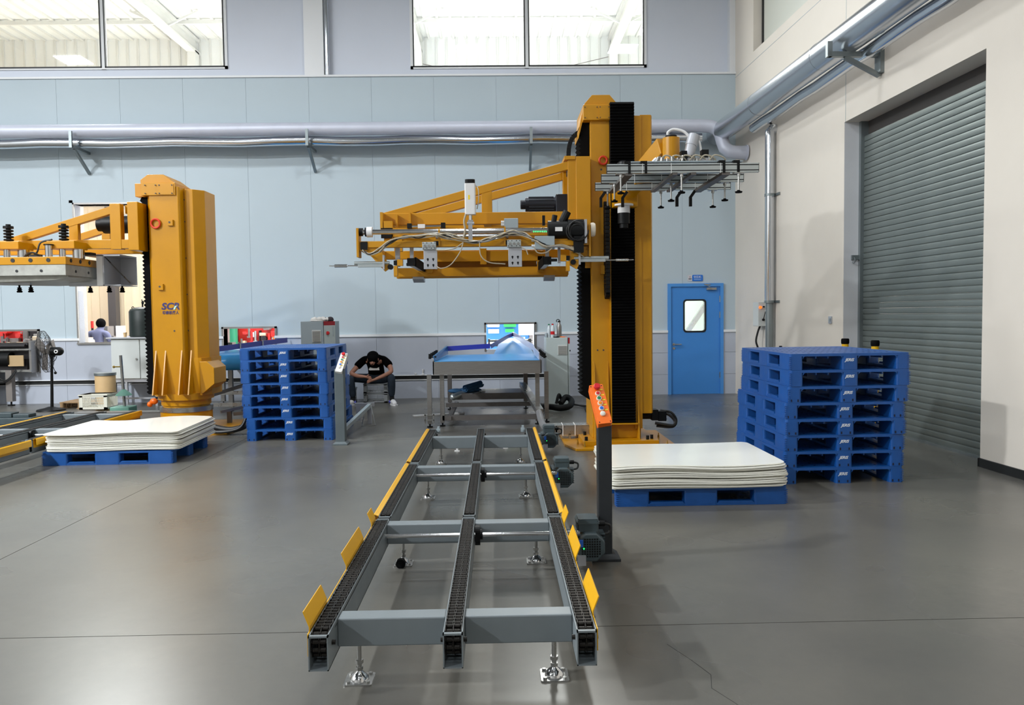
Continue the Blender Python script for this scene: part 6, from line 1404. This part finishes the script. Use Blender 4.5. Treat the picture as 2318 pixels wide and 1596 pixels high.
put('lifting_lug', B().tube(arc((-6.64, 14.50, 1.775), 0.02, 0, 360, 12, 'y')[:-1], 0.008, 6, closed=True), 'black_plastic', TK, smooth=True)
tag(put('paper_cup', B().lathe([(0.025, 0), (0.033, 0.085), (0.028, 0.085), (0.0, 0.01)], (-6.80, 14.5, 1.245), 12), 'drum_brown', smooth=True), 'small cream paper cup on the white cabinet left of the tank', 'cup')
LS = thing('measuring_stand', 'green iron measuring stand with an upright steel rod', 'stand', (-6.23, 13.2, 0))
put('stand_base', B().box(-6.42, -6.10, 13.05, 13.35, 0.0, 0.12), 'green_iron', LS, bevel=0.015)
put('stand_rod', B().cyl((-6.24, 13.2, 0.12), (-6.275, 13.2, 0.97), 0.024, 14), 'steel', LS, smooth=True)
put('stand_collar', B().lathe([(0.13, 0.30), (0.12, 0.32), (0.03, 0.40), (0.0, 0.40)], (-6.245, 13.2, 0), 18), 'green_iron', LS, smooth=True)
put('stand_clamp', B().cyl((-6.27, 13.2, 0.78), (-6.38, 13.17, 0.78), 0.011, 8).ball((-6.38, 13.17, 0.78), 0.022, 8, 6), 'brass', LS, smooth=True)
WP = thing('wooden_pallet', 'worn wooden pallet lying behind the off-white crate', 'pallet', (-7.4, 14.2, 0))
for k in range(4): put('deck_board', B().box(-7.75, -7.06, 13.98+0.15*k, 14.10+0.15*k, 0.10, 0.118), 'wood', WP)
for x in (-7.74, -7.43, -7.12): put('stringer', B().box(x, x+0.06, 13.98, 14.55, 0.015, 0.10), 'wood', WP); put('bottom_board', B().box(x-0.02, x+0.08, 13.98, 14.55, 0, 0.015), 'wood', WP)
tag(put('floor_box', B().box(-7.62, -7.38, 12.0, 12.2, 0.10, 0.17).box(-7.36, -7.12, 12.0, 12.2, 0.10, 0.15).box(-7.7, -7.05, 11.95, 12.25, 0.0, 0.10), 'motor_grey', bevel=0.008), 'grey drive unit on the floor beyond the left conveyor', 'drive')
CT = thing('cable_tray', 'long stainless cable tray crossing the floor at the left robot', 'cable tray', (-5.5, 11.5, 0))
put('tray_body', B().box(-6.1, -4.82, 11.35, 11.37, 0.11, 0.225).box(-6.1, -4.82, 11.5, 11.52, 0.11, 0.225).box(-6.1, -4.82, 11.35, 11.52, 0.11, 0.12), 'stainless', CT)
put('tray_lid', B().box(-6.1, -4.82, 11.34, 11.53, 0.225, 0.235), 'stainless', CT)
put('tray_leg', B().box(-6.0, -5.95, 11.4, 11.45, 0, 0.11).box(-4.95, -4.9, 11.4, 11.45, 0, 0.11), 'stainless', CT)
tag(put('orange_rag', B().ball((-4.88, 11.2, 0.40), 0.05, 10, 7, (1.2, 0.8, 0.9)).ball((-4.93, 11.18, 0.36), 0.04, 8, 6), 'orange', smooth='all'), 'small orange rag on the round base of the left robot', 'rag')
# packing machine in the left slot
PK = thing('packing_machine', 'dark packing machine feeding through the slot at the left edge', 'machine', (-9.1, 14.6, 0))
put('machine_body', B().box(-9.9, -8.72, 14.72, 15.6, 0.66, 0.86).box(-9.9, -8.72, 14.8, 15.6, 0.86, 1.08), 'machine_dark', PK)
ro_ = B()
for k in range(6): ro_.cyl((-9.9, 14.72+0.1*k, 1.10+0.02*(k % 2)), (-8.74, 14.72+0.1*k, 1.10+0.02*(k % 2)), 0.035, 12)
put('roller', ro_, 'machine_dark', PK, smooth=True, split=True)
put('film_cover', B().cyl((-9.9, 14.72, 0.86), (-9.0, 14.72, 0.86), 0.13, 20), 'black_plastic', PK, smooth=True)
put('side_plate', B().box(-8.68, -8.64, 14.72, 14.95, 0.60, 1.2), 'stainless', PK)
put('frame_rail', B().box(-9.9, -8.64, 14.68, 14.72, 0.62, 0.66).box(-9.9, -8.64, 14.68, 14.72, 1.02, 1.05), 'steel', PK, split=True)
put('cardboard_sheet', B().box(-9.02, -8.74, 14.64, 14.66, 0.73, 0.93), 'cardboard', PK)
for x in (-9.35, -9.0): l_ = put('leg', B().box(x-0.055, x+0.055, 14.6, 14.71, 0.08, 0.66), 'machine_grey', PK); put('leveling_foot', B().cyl((x, 14.655, 0), (x, 14.655, 0.1), 0.015, 8).cyl((x, 14.655, 0), (x, 14.655, 0.02), 0.06, 12), 'black_plastic', l_)
put('cables', B().tube(spline([(-9.5, 14.6, 0.72), (-9.3, 14.57, 0.5), (-9.1, 14.55, 0.44), (-8.95, 14.55, 0.5), (-8.85, 14.6, 0.66)]), 0.018, 6).tube(spline([(-9.3, 14.6, 0.68), (-9.15, 14.57, 0.52), (-9.0, 14.55, 0.48), (-8.85, 14.6, 0.66)]), 0.015, 6), 'cable_black', PK, smooth=True)
put('panel_box', B().box(-9.6, -9.42, 14.6, 14.8, 0.1, 0.66), 'machine_grey', PK)
# machines in the rear hall, visible through the slots
def machine(label, x0, x1, y, z0, z1, m, extra, busy=0):
    t = thing('hall_machine', label, 'machine', ((x0+x1)/2, y+0.4, 0), 'machines in the rear hall')
    put('machine_frame', B().box(x0, x1, y+0.05, y+0.8, 0, z0).box(x0, x0+0.08, y+0.05, y+0.8, z0, z1).box(x1-0.08, x1, y+0.05, y+0.8, z0, z1), 'machine_grey', t)
    put('machine_housing', B().box(x0+0.08, x1-0.08, y+0.1, y+0.8, z0, z1), m, t, bevel=0.02)
    for nm, a, b, c, d, mm in extra: put(nm, B().box(a, b, y-0.02, y+0.1, c, d), mm, t, bevel=0.008)
    if busy:
        rnd = random.Random(int(x0*100))
        for k in range(busy):
            u = rnd.uniform(x0+0.1, x1-0.14); v = rnd.uniform(z0+0.05, min(z1, 1.45)-0.1); mm = rnd.choice(('machine_red', 'machine_grey', 'machine_dark', 'steel', 'hall_cream', 'stainless_dark', 'machine_red'))
            if k % 3 == 0: put('fitting', B().cyl((u, y-0.12, v), (u, y+0.1, v), rnd.uniform(0.02, 0.06), 14), mm, t, smooth=True)
            elif k % 3 == 1: put('fitting', B().cyl((u, y-0.06, v-0.1), (u, y-0.06, v+0.12), rnd.uniform(0.012, 0.03), 10).box(u-0.04, u+0.04, y-0.08, y+0.1, v-0.12, v-0.09), mm, t, smooth=True)
            else: put('fitting', B().box(u, u+rnd.uniform(0.04, 0.14), y-rnd.uniform(0.05, 0.14), y+0.1, v, v+rnd.uniform(0.04, 0.12)), mm, t, bevel=0.01)
    return t
machine('red machine glimpsed through the slot left of the middle cabinet', -5.55, -4.35, 16.6, 0.85, 1.8, 'machine_red', [('white_panel', -5.22, -5.08, 1.16, 1.26, 'panel_lit'), ('red_block', -4.95, -4.82, 1.0, 1.24, 'machine_red'), ('orange_lamp', -4.72, -4.66, 1.1, 1.22, 'lamp_orange'), ('lever', -5.0, -4.97, 1.02, 1.3, 'machine_dark'), ('valve_block', -4.85, -4.74, 1.04, 1.14, 'machine_grey')], 22)
tag(put('green_tank', B().cyl((-5.5, 16.35, 0), (-5.5, 16.35, 1.7), 0.13, 18), 'machine_green', smooth=True), 'green upright tank glimpsed through the slot beside the red machine', 'tank')
tag(put('cream_unit', B().box(-5.95, -5.68, 15.9, 16.3, 0, 1.36).box(-5.9, -5.72, 15.85, 15.9, 1.05, 1.3).cyl((-5.65, 16.0, 0.9), (-5.65, 16.0, 1.35), 0.03, 8), 'hall_cream'), 'cream unit at the left end of the slot with the red machine', 'machine')
tag(put('dark_infeed', B().box(-5.1, -4.26, 15.2, 15.6, 0.8, 1.0).cyl((-5.05, 15.25, 1.02), (-4.3, 15.25, 1.02), 0.03, 10).box(-5.14, -5.06, 15.1, 15.3, 0.85, 1.1), 'stainless_dark'), 'dark steel infeed table inside the slot before the red machine', 'table')
machine('red machine glimpsed through the slot at the left edge', -10.75, -9.75, 16.8, 0.9, 1.7, 'machine_red', [('grey_block', -10.3, -10.1, 1.0, 1.2, 'machine_grey')], 16)
machine('dark steel machine glimpsed through the slot at the left edge', -9.6, -8.85, 16.05, 0.9, 1.5, 'machine_dark', [('steel_block', -9.35, -9.2, 1.1, 1.3, 'steel'), ('steel_bar', -9.15, -8.95, 1.2, 1.24, 'steel'), ('red_lamp', -9.25, -9.22, 1.05, 1.08, 'lamp_red'), ('white_patch', -8.97, -8.9, 1.2, 1.4, 'panel_lit')], 16)
machine('blue packing line with green screens beyond the slot of the blue belt', -0.40, 0.80, 17.6, 0.7, 1.75, 'machine_blue', [('light_panel', -0.22, 0.05, 1.29, 1.37, 'panel_lit'), ('light_panel', -0.20, 0.04, 1.15, 1.24, 'panel_lit'), ('screen', 0.15, 0.42, 1.29, 1.37, 'screen_green'), ('screen', 0.18, 0.38, 1.17, 1.24, 'screen_green'), ('light_panel', 0.48, 0.80, 1.1, 1.4, 'panel_lit')])
tag(put('infeed_frame', B().box(-0.2, 0.05, 15.2, 16.4, 0.95, 1.0).cyl((-0.15, 15.3, 1.06), (0.68, 15.3, 1.06), 0.025, 8).box(-0.18, -0.14, 15.2, 15.3, 0.9, 1.1).box(0.6, 0.66, 15.2, 15.3, 0.9, 1.1).cyl((0.5, 15.5, 1.0), (0.5, 15.5, 1.12), 0.05, 10), 'steel', smooth=True), 'steel infeed frame inside the slot behind the blue belt', 'frame')
tag(put('work_bench', B().box(-9.7, -7.4, 18.0, 18.55, 0.88, 0.93).box(-9.65, -9.58, 18.05, 18.1, 0, 0.88).box(-7.5, -7.43, 18.05, 18.1, 0, 0.88).box(-9.65, -9.58, 18.4, 18.45, 0, 0.88).box(-7.5, -7.43, 18.4, 18.45, 0, 0.88), 'machine_grey'), 'long work bench behind the people in the rear hall', 'bench')
for x, lab in ((-9.22, 'red capped post at the left of the bench in the rear hall'), (-8.3, 'red capped post right of the person in grey in the rear hall')):
    t = thing('signal_post', lab, 'signal', (x, 18.1, 0.93), 'signal posts on the bench')
    put('pole', B().cyl((x, 18.1, 0.93), (x, 18.1, 1.38), 0.025, 10), 'machine_dark', t); put('red_cap', B().cyl((x, 18.1, 1.38), (x, 18.1, 1.54), 0.03, 12), 'machine_red', t)
tag(put('bench_unit', B().box(-9.05, -8.88, 18.1, 18.4, 0.93, 1.42).box(-8.86, -8.7, 18.0, 18.1, 1.1, 1.2), 'machine_grey'), 'brown grey unit on the bench in the rear hall', 'machine')
tag(put('light_screen', B().box(-8.86, -8.66, 18.45, 18.5, 0.93, 1.42), 'panel_lit'), 'bright lit screen behind the person in grey', 'screen')
tag(put('white_dispenser', B().box(-8.26, -8.1, 18.2, 18.4, 0.93, 1.28).box(-8.29, -8.07, 18.15, 18.4, 1.28, 1.34), 'label_white'), 'white dispenser on the bench left of the green tank', 'dispenser')
tag(put('grinding_unit', B().box(-8.74, -8.5, 16.3, 16.7, 0.0, 1.2).prism([(-8.5, 0.9), (-8.38, 0.9), (-8.42, 1.15), (-8.5, 1.18)], 'y', 16.3, 16.6), 'hall_cream'), 'cream machine casing at the lower left of the big opening', 'machine')
tag(put('front_bench', B().box(-8.3, -7.0, 16.2, 16.7, 1.0, 1.06).box(-8.25, -8.2, 16.25, 16.3, 0, 1.0).box(-7.3, -7.25, 16.25, 16.3, 0, 1.0), 'machine_dark'), 'dark bench just behind the sill of the big opening', 'bench')

for x, y, lab in ((-0.48, 8.98, 'small white floor clip behind the far conveyor cross beam on the left'), (0.08, 9.15, 'small white floor clip behind the far conveyor cross beam on the right')):
    tag(put('floor_clip', B().box(x-0.03, x+0.03, y-0.02, y+0.03, 0, 0.008).box(x-0.012, x+0.012, y-0.005, y+0.02, 0.008, 0.03), 'label_white'), lab, 'clip', 'floor clips by the far conveyor')
